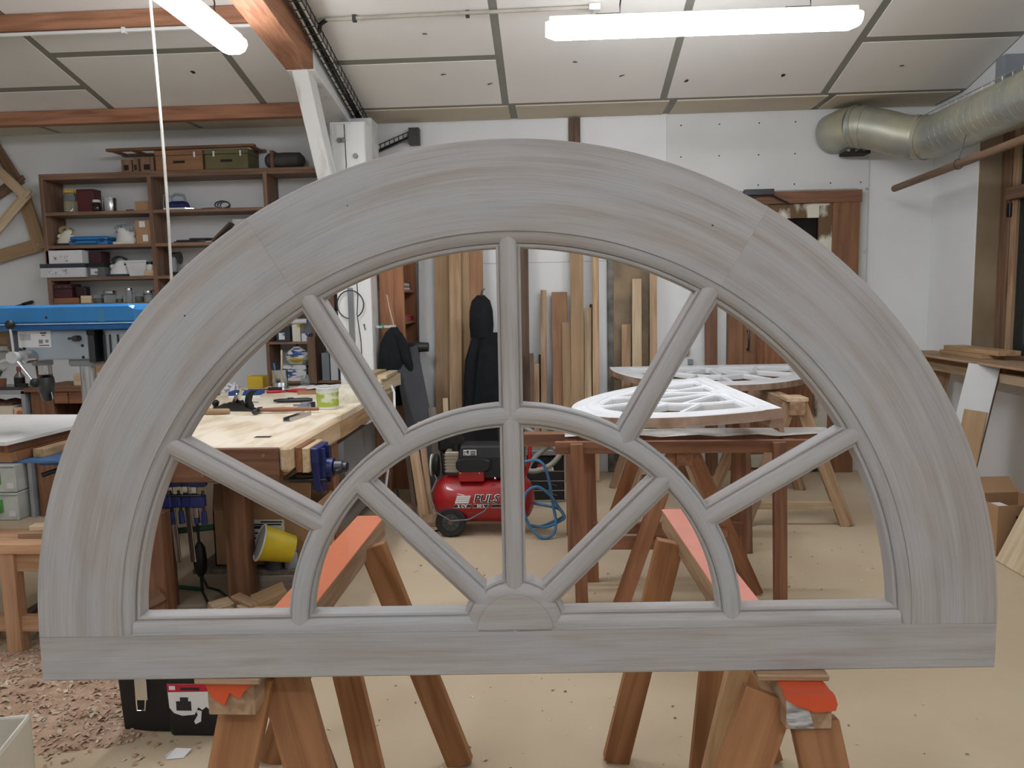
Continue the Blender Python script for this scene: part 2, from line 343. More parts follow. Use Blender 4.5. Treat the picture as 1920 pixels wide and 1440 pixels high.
# ------------------------------------------------------------------ timber frame under the ceiling
bm_ = MB().prism([(1.6, 3.62), (5.35, 3.123), (5.35, zc(5.35)+.02), (1.6, zc(1.6)+.02)], -1.79, -1.60, 'x')
cbm_ = thing('ceiling_beam', 'large brown timber beam running along the sloping ceiling to the white post', 'beam')
part('timber', bm_, wood('joist', 1), cbm_, bevel=.004)
WPOST = P('flaky_white_paint', '#eceeec', .6, col2='#c9c6bd', scale=5, detail=8, stretch=(2, 2, .5), lo=.25, hi=.42)
part('painted_end', MB().prism([(5.352, 3.12), (6.5, 2.93), (6.5, zc(6.33)), (6.33, zc(6.33)), (5.352, zc(5.35))], -1.79, -1.595, 'x'), WPOST, cbm_, bevel=.004)
pst = thing('timber_post', 'white painted timber post at the far end of the workbench', 'post', (-1.555, 6.0, 0))
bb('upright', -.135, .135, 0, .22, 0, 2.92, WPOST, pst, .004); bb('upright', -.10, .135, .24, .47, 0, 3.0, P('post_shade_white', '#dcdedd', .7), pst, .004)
bb('joint_plate', -.12, .13, -.01, .0, 2.42, 2.9, WPOST, pst, .002)
for x, z in ((-.06, 2.78), (-.03, 2.78), (.06, 2.66), (.02, 2.55)): part('bolt', MB().cyl((x, -.03, z), (x, -.008, z), .02, n=6), P('old_bolt', '#9b9a95', .6, .4), pst)
part('perforated_plate', MB().box(.136, .139, .27, .45, 1.66, 1.95), P('perforated_steel', '#c9ccd0', .5, .3, col2='#3c4048', scale=75, lo=.45, hi=.5, detail=0), pst)
part('cable_trunking', MB().box(.136, .15, .26, .34, 1.0, 1.64).box(.136, .15, .36, .44, 1.0, 1.64), WHITE, pst)
part('crack', MB().tube([(.02, -.003, 1.9), (.03, -.003, 1.6), (.018, -.003, 1.45), (.04, -.003, 1.25), (.045, -.003, 1.0)], .0035, 5), DK, pst)
part('crack', MB().tube([(-.02, -.012, 2.9), (-.015, -.012, 2.6), (-.03, -.012, 2.44)], .003, 5), DK, pst)
part('screw_hook', MB().tube([(.075, 0, 1.37), (.075, -.03, 1.375), (.09, -.05, 1.33)], .004, 6), DSTEEL, pst)
tag(board('knee_brace', (-1.695, 5.40, 3.16), (-1.675, 6.0, 2.25), .11, .15, WPOST, None, (1, 0, 0), .004), 'white painted diagonal brace between the post and the ceiling beam', 'brace')
# steel rule and wire ring hanging on the post
rl = thing('steel_ruler', 'long steel ruler hanging flat on the front of the white post', 'ruler', (-1.58, 5.985, 1.0)); bb('blade', -.022, .022, -.006, 0, 0, .66, STEEL, rl, .001)
part('nail', MB().cyl((0, -.012, .64), (0, .015, .64), .006, n=8), DSTEEL, rl)
ring = MB().tube([(.105*cos(a), 0, .11*sin(a)) for a in [radians(-60+i*16) for i in range(21)]], .005, 6)
tag(part('wire_ring', ring, DSTEEL, None, (-1.58, 5.972, 1.53), smooth=True), 'loop of black wire hung behind the steel ruler on the post', 'wire')
# purlins in the left bay
for y, zt in ((6.2, None), (5.0, None)):
    z1 = zc(y)
    tag(bb('purlin', -6.0, -1.79, y-.035, y+.045, z1-.1, z1+.005, 'joist'), 'orange-brown purlin across the ceiling %s' % ('just in front of the shelf wall' if y > 6 else 'at the top left with a white conduit clipped under it'), 'purlin', 'purlins under the ceiling')
cd = thing('conduit', 'thin white conduit clipped under the purlin at top left', 'conduit', (-3.9, 4.98, zc(5.0)-.115)); part('pipe', MB().cyl((-2.1, 0, 0), (2.05, 0, 0), .012, n=8), WHITE, cd, smooth=True)
for x in (-.95, .15, 1.2): part('clip', MB().box(x-.012, x+.012, -.014, .014, -.02, .02), WHITE, cd)
cd = thing('conduit', 'grey conduit running across the ceiling from the cable tray to the long lamp', 'conduit', (-1.5, 5.12, zc(5.12)-.02)); part('pipe', MB().cyl((.06, 0, 0), (1.77, -.02, .005), .013, n=8), P('old_conduit', '#b9b2a4', .6), cd, smooth=True)
part('elbow', MB().tube([(0, .05, -.06), (.02, .02, -.02), (.07, 0, 0)], .014, 8), BLACK, cd)
for x in (.25, .98): part('clip', MB().box(x-.012, x+.012, -.016, .016, -.02, .02), DGREY, cd)
bb('end_box', 1.75, 1.82, -.05, .01, -.02, .02, WHITE, cd)
# wire cable tray on the right side of the beam, turning to a socket box on the back wall
tr = thing('cable_tray', 'wire mesh cable tray with black cables following the beam down to the post', 'cable tray', (-1.53, 0, 0))
def trz(y): return 3.40 - (y-4.6)*.235
wires = MB()
for dx, dz in ((-.045, 0), (.045, 0), (-.045, .05), (.045, .05)): wires.tube([(dx, y, trz(y)+dz) for y in (1.8, 4, 5.5, 6.72)], .004, 5)
for i in range(58):
    y = 1.9+i*.085; wires.tube([(-.045, y, trz(y)+.06), (-.045, y, trz(y)), (.045, y, trz(y)), (.045, y, trz(y)+.06)], .004, 4)
part('tray_wire', wires, DSTEEL, tr)
cabs = [(-.03, .012), (-.012, .01), (.006, .013), (.022, .011), (0, .022), (-.02, .026)]
for k, (dx, r) in enumerate(cabs):
    part('cable', MB().tube([(dx+.006*sin(y*3+k), y, trz(y)+.012+.004*k) for y in [1.8+.33*j for j in range(16)]], .007, 6), BLACK if k % 3 else CREAM, tr, smooth=True)
tr2 = thing('cable_tray', 'short length of wire tray on the back wall beside the post', 'cable tray', (0, 0, 0))
w2 = MB()
for dz in (0, .06): w2.tube([(-1.52, 6.70, 2.80+dz), (-1.2, 6.72, 2.93+dz)], .005, 5)
for i in range(8): x = -1.5+i*.04; w2.tube([(x, 6.72, 2.80+(x+1.52)*.4), (x, 6.72, 2.87+(x+1.52)*.4)], .004, 4)
part('tray_wire', w2, DSTEEL, tr2); part('cable', MB().tube([(-1.52, 6.735, 2.82), (-1.35, 6.74, 2.89), (-1.16, 6.74, 2.96)], .012, 6), BLACK, tr2)
jb = thing('junction_box', 'small dark junction box on the back wall at the end of the cable tray', 'junction box', (-1.17, 6.76, 2.94)); bb('body', -.045, .045, -.04, .04, -.06, .08, DGREY, jb); part('cable_stub', MB().tube([(-.03, -.02, -.1), (-.03, -.02, -.19), (-.13, -.02, -.19)], .007, 6), BLACK, jb)
# ------------------------------------------------------------------ lamps (the room's fluorescent fittings, plus unseen ones added for the frame front)
TUBE = emit('lit_diffuser', '#f3f6fd', LAMP)
def lamp(label, c, L_, rz, k=1.):
    t = thing('fluorescent_lamp', label, 'lamp', c, rz, 'fluorescent lamps under the ceiling')
    h = L_/2
    part('housing', MB().prism([(-.05*k, .0), (.05*k, .0), (.045*k, .05*k), (-.045*k, .05*k)], -h, h, 'x'), CREAM, t, bevel=.004)
    pr = [(.056, .022), (.078, .008), (.084, -.02), (.064, -.055), (.03, -.07), (-.03, -.07), (-.064, -.055), (-.084, -.02), (-.078, .008), (-.056, .022)]
    rings = []
    for x, q in ((-h-.02, .72), (-h+.03, 1), (h-.03, 1), (h+.02, .72)): rings.append([(x, p[0]*q*k, p[1]*q*k) for p in pr])
    part('diffuser', MB().loft(rings), TUBE, t, smooth=True)
    for x in (-h*.62, h*.62):
        part('hook', MB().tube([(x-.06, 0, .058), (x+.07, 0, .058), (x+.07, 0, .10)], .004, 5), DSTEEL, t)
        drops = zc(c[1]+(x+.07)*sin(rz)) - c[2] - .105
        part('chain', MB().tube([(x+.07+.004*(i % 2), .004*((i+1) % 2), .10+i*.03) for i in range(int(drops/.03))], .0045, 5), DSTEEL, t)
    return t
lamp('long fluorescent lamp hanging crosswise in front of the right-hand ceiling panels', (.80, 4.3, 2.985), 1.60, radians(.4), .9)
lamp('fluorescent lamp running lengthways left of the ceiling beam', (-1.83, 3.72, 3.06), 1.75, pi/2)
lamp('unseen fluorescent lamp added behind the photographer on the left', (-2.2, -.3, 3.3), 1.75, pi/2)  # out of view, added to brighten the front of the upright frame
lamp('unseen fluorescent lamp added behind the photographer on the right', (1.1, -1.2, 3.3), 1.82, 0)  # second added lamp out of view, also lights the frame front
tag(part('lamp_cable', MB().tube([(.27, 5.09, zc(5.09)-.04), (.26, 4.95, 3.25), (.2, 4.7, 3.13), (.15, 4.45, 3.07), (.1, 4.35, 3.05), (.05, 4.3, 3.035)], .007, 6), P('cable_grey', '#b7b1a6', .6), smooth=True), 'grey cable looping from the conduit end to the long lamp', 'cable')
tag(part('pull_cord', MB().tube([(-2.075-.012*sin(z*2.2), 4.12, z) for z in [1.2+.16*i for i in range(15)]] + [(-2.08, 4.12, zc(4.12)-.005)], .008, 8), P('cord_white', '#c2beb4', .6), smooth=True), 'white power cord hanging straight down from the ceiling in front of the shelves', 'cord')
# ------------------------------------------------------------------ spiral duct, pole and tray by the right wall
du = thing('spiral_duct', 'galvanised spiral ventilation duct bending along the right wall', 'duct', (0, 0, 0))
def seg(name, pts, r, parent=du, n=28): return part(name, MB().tube(pts, r, n), GALV, parent, smooth=True)
seg('duct_end', [(2.36, 6.79, 2.87), (2.40, 6.66, 2.88), (2.46, 6.56, 2.88)], .165)
seg('duct_bend', [(2.44, 6.58, 2.88), (2.50, 6.52, 2.87), (2.62, 6.44, 2.82), (2.74, 6.36, 2.76), (2.83, 6.27, 2.725)], .16)
seg('duct_run', [(2.82, 6.29, 2.725), (2.88, 6.18, 2.712), (2.9, 6.0, 2.71), (2.9, 4.5, 2.71), (2.9, 2.5, 2.71)], .16)
for a, b in (((2.45, 6.57, 2.88), (2.47, 6.55, 2.88)), ((2.49, 6.53, 2.872), (2.51, 6.515, 2.868)), ((2.80, 6.30, 2.735), (2.82, 6.285, 2.73)), ((2.85, 6.24, 2.72), (2.865, 6.215, 2.715))):
    seg('collar', [a, b], .168)
rib = MB()
for i in range(44):
    y = 6.05-i*.08
    rib.tube([(2.9+.1605*cos(a), y-.08*a/(2*pi), 2.71+.1605*sin(a)) for a in [2*pi*j/20 for j in range(21)]], .0013, 4)
part('spiral_seam', rib, GALV, du, smooth=True)
part('inspection_slot', MB().box(2.40, 2.60, 6.60, 6.74, 2.675, 2.70), DK, du)
for i in range(3): part('slot_bar', MB().box(2.41+i*.06, 2.43+i*.06, 6.58, 6.74, 2.69, 2.715), STEEL, du)
tr3 = thing('cable_tray', 'wire cable tray along the top of the spiral duct', 'cable tray', (3.1, 0, 2.93)); w3 = MB()
for dx, dz in ((-.05, 0), (.05, 0), (-.05, .05)): w3.tube([(dx, 6.7, dz), (dx, 2.6, dz)], .004, 5)
for i in range(34): w3.tube([(-.05, 6.65-i*.12, .055), (-.05, 6.65-i*.12, 0), (.09, 6.65-i*.12, 0)], .004, 4)
part('tray_wire', w3, P('tray_zinc', '#cfcdc2', .4, .5), tr3); part('cable', MB().tube([(.0, 6.7, .015), (0, 2.6, .015)], .014, 6), BLACK, tr3); bb('bracket', -.05, .09, 5.55, 5.66, .0, .19, GREY, tr3)
po = thing('wooden_pole', 'round wooden pole hung below the duct in front of the window', 'pole', (2.75, 6.5, 2.37))
part('shaft', MB().tube([(0, 0, 0), (0, -.02, .002), (0, -2.6, .07)], [.012, .027, .027], 12), wood('oak', 1), po, smooth=True)
part('wire_loop', MB().tube([(.032*cos(a), -1.0, .028+.034*sin(a)) for a in [2*pi*j/10 for j in range(10)]], .003, 5, True), DSTEEL, po)
part('wire', MB().tube([(0, -1.0, .06), (.05, -1.0, .25)], .003, 5), DSTEEL, po)
# ================================================================== THE FANLIGHT FRAMES
PRIMER = painted('grey_primer_on_wood', '#aeacaa', '#a29b96', '#abaeb1')
WPRIM = painted('white_primer_on_wood', '#eef1f3', '#e4e6e8', '#eef2f6')
EDGE = P('raw_brown_edge', '#b8a08e', .7, col2='#927562', scale=5, stretch=(4, 1, 1), detail=6)
TH = .055
def sweep(name, prof, path, mats, parent, edge_pts=(), planar=False):
    """prof: (e, y) pairs; path: list of (fn(e) -> (x, z), u).  UV 'grain' runs along u."""
    n = len(prof); vs = []; uvs = []; v_ = [0.]
    for a, b in zip(prof, prof[1:]): v_.append(v_[-1]+hypot(b[0]-a[0], b[1]-a[1]))
    for fn, u in path:
        for i, (e, y) in enumerate(prof):
            x, z = fn(e); vs.append((x, y, z)); uvs.append((x, z) if planar else (u, v_[i]))
    fs = []; mi = []; k = len(path)
    for j in range(k-1):
        for i in range(n-1):
            fs.append((j*n+i, (j+1)*n+i, (j+1)*n+i+1, j*n+i+1)); mi.append(1 if i in edge_pts else 0)
    fs += [tuple(range(n))[::-1], tuple(range((k-1)*n, k*n))]; mi += [1 if len(mats) > 1 else 0]*2
    me = bpy.data.meshes.new(name); me.from_pydata(vs, [], fs); me.update()
    uvl = me.uv_layers.new(name='grain')
    for l in me.loops: uvl.data[l.index].uv = uvs[l.vertex_index]
    for m in mats: me.materials.append(m)
    me.polygons.foreach_set('material_index', mi); fixn(me)
    me.polygons.foreach_set('use_smooth', [True]*len(me.polygons)); me.set_sharp_from_angle(angle=radians(28))
    o = bpy.data.objects.new(name, me); C.objects.link(o); o.parent = parent; return o
# moulding, seen from the opening edge (e = 0) outwards: bead, quirk, ovolo, small step up to the flat
MOULD = [(0, .050), (0, .020), (.0015, .0165), (.005, .0150), (.0080, .0160), (.0086, .0170), (.0094, .0120), (.0130, .0085), (.018, .0055), (.0245, .0038), (.0305, .0034), (.0310, .0002), (.0325, 0)]
RO, RI, ZC0, WH = .957, .757, .090, .955
RAILZ = .127
def arcpath(a0, a1, R0, sgn, n, zc_=ZC0, R=None):
    return [((lambda e, a=a: ((R0+sgn*e)*cos(a), zc_+(R0+sgn*e)*sin(a))), -a*(R or R0)) for a in [a0+(a1-a0)*i/n for i in range(n+1)]]
def make_frame(root, mats):
    # arched rim in three segments with glue joints; flat face from e=.0325 to the outer edge
    out = RO-RI
    prof = MOULD + [(out-.003, 0), (out, .003), (out, TH-.002), (out-.002, TH), (.004, TH), (0, .050)]
    ed = (len(MOULD)+1,)
    for a0, a1 in ((5.2, 59.2), (59.215, 121.0), (121.015, 174.8)):
        sweep('rim_segment', prof, arcpath(radians(.2 if a0 < 10 else a0), radians(179.8 if a1 > 170 else a1), RI, 1, 40), mats, root, edge_pts=ed)
    # bottom rail: moulding on its top edge; top at RAILZ
    prof = MOULD + [(RAILZ-.003, 0), (RAILZ, .003), (RAILZ, TH-.002), (RAILZ-.002, TH), (.004, TH), (0, .05)]
    xin = sqrt((RI+.0)**2-(RAILZ-ZC0)**2)
    mould_r = [p for p in MOULD] + [(.034, 0), (.034, TH), (.004, TH), (0, .05)]
    sweep('rail_moulding', mould_r, [((lambda e, x=x: (x, RAILZ-e)), x) for x in (-xin-.012, -.4, .4, xin+.012)], mats, root)
    rail = [(.0, .003), (.003, 0), (RAILZ-.034-.0006, 0), (RAILZ-.034-.0003, .001), (RAILZ-.034-.0003, TH-.002), (RAILZ-.036, TH), (.002, TH), (0, TH-.002), (0, .003)]
    sweep('bottom_rail', rail, [((lambda e, x=x: (x, e)), x) for x in (-WH, -.5, 0, .5, WH)], mats, root, edge_pts=(7,))
    # glazing bars: same moulding on both sides
    HB = .0235; k = HB/.0325
    half = [(0, .05), (0, .02), (.001, .0165), (.0033, .0152), (.0060, .0160), (.0066, .0168), (.0073, .0110), (.0100, .0078), (.0150, .0058), (HB, .0046)]
    pb = [(q-HB, y) for q, y in half] + [(HB-q, y) for q, y in half[::-1][1:]] + [(HB-.003, .05), (-HB+.003, .05)]
    pb = pb + [pb[0]]
    def bar(ang, r0, r1):
        ca, sa = cos(ang), sin(ang)
        sweep('glazing_bar', pb, [((lambda e, r=r: (r*ca - e*sa, ZC0 + r*sa + e*ca)), r) for r in (r0, (r0+r1)/2, r1)], mats, root)
    for a in (30, 60, 90, 120, 150): bar(radians(a), .436, .7875)
    for a in (45, 90, 135): bar(radians(a), .08, .434)
    pa = [(.434+e, y) for e, y in pb]
    a0 = math.asin((RAILZ-.02-ZC0)/.434)
    sweep('arched_glazing_bar', pa, [((lambda e, a=a: (e*cos(a), ZC0+e*sin(a))), -a*.434) for a in [a0+(pi-2*a0)*i/48 for i in range(49)]], mats, root)
    # hub: half disc with the same moulding round it
    hub = [(.106-e, y) for e, y in MOULD] + [(.004, 0), (.004, .05), (.106, .05)]
    sweep('hub', hub, [((lambda e, a=a: (e*cos(a), ZC0+e*sin(a))), -a*.3) for a in [radians(1+178*i/30) for i in range(31)]], mats, root, planar=True)
fr = thing('fanlight_frame', 'large half-round wooden fanlight frame with grey primer standing upright on two trestles', 'window frame', (-.0839, 1.4716, .80), atan2(.0869, 1.9108))
make_frame(fr, [PRIMER, PRIMER])
for x, z, r in ((-.62, .73, .0016), (.385, .88, .0016), (-.30, .93, .0012)): part('nail_dot', MB().cyl((x, -.0008, z), (x, .001, z), r, n=8), DK, fr)
# two white ones lying face up on trestles behind
def lay(label, O, s, tilt_t, sc, base=None):
    """O: circle centre (top face), s: rail direction, t: towards the crown"""
    s = Vector(s).normalized(); t = Vector(tilt_t); t = (t-t.dot(s)*s).normalized(); y = t.cross(s)
    root = thing('fanlight_frame', label, 'window frame') if base is None else dup(base, None, None, label)
    m = Matrix((s, y, t)).transposed().to_4x4(); m.translation = Vector(O) - t*ZC0*sc
    root.matrix_basis = m @ Matrix.Diagonal((sc, sc, sc, 1)); return root
root = lay('white primed fanlight frame lying on trestles with its straight rail to the right', (.905, 4.19, 1.034), (-.0105, .9998, -.018), (-1, -.01, -.1034), .853)
make_frame(root, [WPRIM, EDGE])
part('weather_moulding', MB().prism([(TH, .0), (TH, .06), (.085, .075), (.10, .055), (.10, .03), (.125, .02), (.13, 0)], -.95, .95, 'x'), [EDGE], root)
lay('pale blue-white fanlight frame lying on the far trestles with its straight rail to the back', (1.277, 6.40, .965), (-.998, -.061, .001), (.0625, -.995, -.0716), .853, root)
# ================================================================== TRESTLES
def legs(t, items, mat):
    for p0, p1, w_, t_, sd in items: board('leg', p0, p1, w_, t_, mat, t, sd)
Y_ = (0, 1, 0); X_ = (1, 0, 0)
t = thing('trestle', 'wooden trestle with bright orange painted top under the left half of the upright frame', 'trestle', (0, 0, 0), 0, 'trestles carrying the upright frame')
t.location.z = .016
board('beam', (-.668, 1.462, .732), (-.662, 2.665, .732), .098, .07, 'dusty', t); board('painted_top', (-.668, 1.46, .7685), (-.662, 2.667, .7685), .10, .004, ORANGE, t)
part('orange_end_paint', MB().prism([(-.052, .768), (.05, .768), (.03, .75), (.02, .735), (.0, .748), (-.012, .72), (-.035, .735)], -.003, .002, 'y'), ORANGE2, t, (-.668, 1.4595, 0))
legs(t, [((-.655, 1.535, .745), (-.79, 1.38, -.014), .10, .03, X_), ((-.60, 1.56, .765), (-.36, 1.42, -.014), .10, .028, X_), ((-.60, 2.42, .74), (-.33, 2.42, -.014), .085, .04, X_), ((-.715, 2.44, .74), (-.98, 2.42, -.014), .085, .04, X_), ((-.60, 1.95, .72), (-.455, 1.93, -.014), .075, .03, X_)], 'trestle')
board('brace', (-.66, 1.72, .70), (-.615, 2.05, .0), .07, .028, 'greywood', t)
t = thing('trestle', 'wooden trestle with salmon pink painted top under the right half of the upright frame', 'trestle', (0, 0, 0), 0, 'trestles carrying the upright frame')
t.location.z = .016
board('beam', (.481, 1.43, .733), (.425, 2.735, .733), .088, .068, 'dusty', t); board('painted_top', (.478, 1.53, .7685), (.425, 2.737, .7685), .09, .004, PINK, t); board('painted_top', (.481, 1.432, .7688), (.478, 1.529, .7688), .09, .004, ORANGE2, t)
part('orange_end_paint', MB().prism([(-.05, .772), (.045, .772), (.05, .755), (.047, .742), (.01, .738), (-.03, .752), (-.047, .764)], -.006, .012, 'y'), ORANGE2, t, (.481, 1.427, 0))
part('white_end_paint', MB().prism([(-.044, .758), (-.03, .75), (.0, .737), (.01, .702), (-.03, .70), (-.043, .715)], -.0015, .002, 'y'), P('streaky_white_endgrain', '#c9ccce', .7, col2='#6d5f54', scale=20, stretch=(1, 1, 4)), t, (.481, 1.4295, 0))
legs(t, [((.50, 1.46, .70), (.64, 1.36, -.014), .09, .032, X_), ((.418, 1.48, .745), (.13, 1.36, -.014), .10, .028, X_), ((.37, 2.46, .74), (.19, 2.45, -.014), .085, .042, X_), ((.475, 2.47, .74), (.70, 2.46, -.014), .085, .042, X_), ((.475, 2.18, .72), (.42, 2.22, -.014), .07, .035, X_)], 'trestle')
board('brace', (.43, 1.75, .70), (.40, 2.1, .02), .05, .03, 'pine', t)
tag(bb('spacer_block', .395, .535, 1.478, 1.56, .7872, .7995, 'dusty'), 'thin wooden spacer under the frame on the right-hand near trestle', 'wood block', 'spacers under the upright frame')
tag(bb('spacer_block', -.735, -.60, 1.445, 1.51, .7872, .7995, 'dusty'), 'thin wooden spacer under the frame on the left-hand near trestle', 'wood block', 'spacers under the upright frame')
# brown table-like trestle under the nearer white frame
t = thing('trestle', 'red-brown trestle with wide apron and upright legs under the nearer white frame', 'trestle', (0, 0, 0))
bb('beam', -.16, 1.42, 3.86, 3.95, .80, .865, 'brown', t); bb('apron', 0, 1.235, 3.74, 3.775, .785, .845, 'redwood', t); bb('apron', 0, 1.235, 4.05, 4.085, .785, .845, 'redwood', t)
for x, y in ((.125, 3.722), (1.10, 3.722), (.20, 4.105), (1.0, 4.105)): board('leg', (x, y, 0), (x-.02, y, .84), .062, .035, 'redwood', t)
bb('stretcher', .15, .60, 3.80, 3.84, .28, .34, 'redwood', t); bb('stretcher', .2, 1.0, 4.06, 4.09, .28, .34, 'redwood', t)
bb('cross_tie', .05, .11, 3.776, 4.049, .80, .84, 'redwood', t); bb('cross_tie', 1.12, 1.18, 3.776, 4.049, .80, .84, 'redwood', t)
t = thing('trestle', 'orange-brown A-legged trestle standing across behind the red-brown one', 'trestle', (0, 0, 0))
bb('beam', .60, .68, 3.78, 5.0, .715, .785, 'orangewood', t)
legs(t, [((.60, 3.83, .775), (.31, 3.72, 0), .08, .03, X_), ((.68, 3.83, .775), (1.03, 3.92, 0), .08, .03, X_), ((.60, 4.9, .775), (.34, 4.95, 0), .08, .03, X_), ((.68, 4.9, .775), (.95, 4.95, 0), .08, .03, X_)], 'orangewood')
board('tie', (.45, 3.83, .35), (.87, 3.86, .35), .05, .02, 'orangewood', t, (0, 0, 1))
t = thing('trestle', 'second red-brown trestle under the far end of the nearer white frame', 'trestle', (0, 0, 0)); bb('beam', -.05, 1.3, 4.72, 4.81, .80, .865, 'brown', t)
for x, y in ((.1, 4.70), (1.15, 4.70), (.1, 4.83), (1.15, 4.83)): board('leg', (x, y+(-.12 if y < 4.75 else .12), 0), (x, y, .84), .06, .035, 'brown', t)
pl = MB(); 
for i in range(14):
    x0 = .05+i*.095; pl.add([(x0, 3.83, .8665), (x0+.095, 3.83, .8665), (x0+.095, 3.98, .867), (x0, 3.98, .867), (x0, 3.815, .858+.006*sin(i*2.1)), (x0+.095, 3.815, .858+.006*sin((i+1)*2.1))], [(0, 1, 2, 3), (4, 5, 1, 0)])
tag(part('plastic_sheet', pl, P('clear_film', '#d9d6d0', .25, trans=.35)), 'crumpled clear plastic film draped along the red-brown trestle', 'plastic sheet')
# far A trestles under the blue-white frame
def atrestle(label, xc, y0, y1, zt, mat, sp=.34):
    t = thing('trestle', label, 'trestle', (xc, 0, 0), 0, 'trestles carrying the far white frame')
    bb('beam', -.05, .05, y0, y1, zt-.09, zt, mat, t)
    for y, dy in ((y0+.06, -.06), (y1-.06, .06)):
        for sx in (-1, 1): board('leg', (sx*.035, y, zt-.02), (sx*sp, y+dy, 0), .085, .035, mat, t, X_)
        board('tie', (-sp*.84, y+dy*.8, .14), (sp*.84, y+dy*.8, .14), .05, .022, 'raw', t, (0, 0, 1))
    return t
tq = atrestle('pale dusty A-frame trestle at the right below the far white frame', 1.60, 5.12, 6.1, .84, 'dusty')
tag(bb('spacer_block', 1.53, 1.67, 5.12, 5.30, .84, .866, 'raw'), 'pale wood block on top of the dusty trestle by the door', 'wood block')
atrestle('shadowed A-frame trestle at the left below the far white frame', .78, 5.45, 6.2, .84, 'dusty', .3)
# ================================================================== SHELVES ON THE BACK WALL (left)
sh = thing('wall_shelving', 'long brown wooden shelving fixed to the back wall on the left', 'shelving', (0, 6.52, 0))
def sb(n, x0, x1, z0, z1, y0=0., y1=.275, m='shelf'): return bb(n, x0, x1, y0, y1, z0, z1, m, sh)
for x in (-4.38, -3.43, -2.43, -1.9): sb('upright', x-.0, x+.035, 1.30, 2.66)
for a, b in ((-4.345, -3.43), (-3.395, -2.43), (-2.395, -1.9)):
    for z in (2.635, 2.335, 2.055, 1.78, 1.555): sb('shelf_board', a, b, z, z+.028)
sb('top_lip', -4.38, -1.87, 2.663, 2.685, 0, .02)
SB = {2: 2.363, 3: 2.083, 4: 1.808, 5: 1.583, 1: 2.685}
def on(name, label, cat, x, z, y=6.62, group='things on the wall shelving', rz=0.): return thing(name, label, cat, (x, y, z), rz, group)
def jar(name, label, x, z, r, h, mat, lid=None, lidc=None, fill=None, y=6.6, grp='jars and cans on the shelving'):
    t = on(name, label, 'jar' if lid else 'can', x, z, y, grp)
    part('body', MB().lathe([(r*.9, 0), (r, .006), (r, h*.8), (r*.82, h*.9), (r*.82, h)] if lid else [(r, 0), (r, .004), (r*.985, .006), (r*.985, h-.006), (r, h-.004), (r, h)], 20), mat, t, smooth=True)
    if fill: part('contents', MB().lathe([(r*.85, .006), (r*.93, .01), (r*.93, h*.55), (r*.2, h*.6)], 16), fill, t, smooth=True)
    if lid: part('lid', MB().lathe([(r*.9, h-.002), (r*.92, h+.016), (r*.86, h+.02)], 18), lid, t, smooth=True)
    return t
GL = glass('jar_glass', '#dfe8e6')
jar('storage_jar', 'glass jar with yellow lid holding beige powder at the left end of the second shelf', -4.16, SB[2], .06, .17, GL, YELLOW, fill=P('beige_powder', '#cbbd9b', .9))
t = on('metal_box', 'dark red metal box behind the yellow-lidded jar', 'box', -4.03, SB[2], 6.66); bb('body', -.075, .075, -.06, .06, 0, .19, P('maroon_metal', '#5a2026', .5), t); bb('lid', -.077, .077, -.062, .062, .19, .20, P('maroon_metal', '#5a2026', .5), t)
jar('paint_jar', 'small dark jar with white lid beside the red box', -3.93, SB[2], .036, .085, P('dark_glass', '#231a1c', .15), WHITE)
jar('tin_can', 'shiny bare tin can on the second shelf', -3.81, SB[2], .056, .115, STEEL)
t = on('cardboard_box', 'low open cardboard box at the right of the second shelf bay', 'box', -3.50, SB[2]); bb('body', -.07, .07, -.06, .06, 0, .065, CARD, t); bb('flap', -.07, .07, -.062, -.06, .065, .08, CARD, t)
t = on('chisel', 'flat dark chisel lying on the second shelf between can and cardboard box', 'tool', -3.68, SB[2]); bb('blade', -.09, .0, -.01, .01, 0, .006, DSTEEL, t); bb('grip', 0, .06, -.012, .012, 0, .02, 'dark', t)
def sander(label, x, z, body, base=RUBBER, cable=GREY, s=1., y=6.6, flip=1):
    t = on('orbital_sander', label, 'sander', x, z, y); t.scale = (s, s, s)
    part('body', MB().loft([[(flip*(cx+rx*cos(a)), ry*sin(a), z_) for a in [2*pi*i/14 for i in range(14)]] for z_, cx, rx, ry in ((.02, 0, .085, .045), (.05, 0, .08, .045), (.09, .01, .06, .038), (.12, .025, .05, .034), (.135, .03, .03, .02))]), body, t, smooth=True)
    bb('pad', -.09, .09, -.05, .05, 0, .02, base, t)
    part('front_knob', MB().lathe([(.0, .06), (.022, .07), (.026, .085), (.018, .1), (.0, .104)], 12, (-.055*flip, 0, 0)), body, t, smooth=True)
    part('cable', MB().tube([(flip*(.03+.055*cos(a)-.02*k), -.02+.012*k, .125+.035*sin(a)+.004*k) for k in range(3) for a in [2*pi*i/10 for i in range(10)]] + [(.11*flip, .02, .02)], .006, 6), cable, t, smooth=True)
    return t
sander('cream sander with beige cable at the left end of the third shelf', -4.225, SB[3], CREAM, BLACK, P('beige_cable', '#b5a27f', .6), 1.)
t = on('tool_case', 'flat bright blue plastic tool case on the third shelf', 'case', -3.99, SB[3], 6.60)
bb('lower_shell', -.17, .17, -.08, .1, 0, .035, BLUE, t, .006); bb('upper_shell', -.165, .165, -.075, .095, .037, .072, BLUE, t, .01)
part('handle', MB().tube([(-.09, -.08, .02), (-.085, -.105, .02), (.0, -.11, .02), (.085, -.105, .02), (.09, -.08, .02)], .010, 8), BLUE, t, smooth=True); bb('latch', -.14, -.11, -.088, -.078, .02, .05, NAVY, t); bb('latch', .11, .14, -.088, -.078, .02, .05, NAVY, t)
sander('white sander wrapped in its grey cable in the middle of the third shelf', -3.69, SB[3], WHITE, CREAM, GREY, 1.05, 6.6, -1)
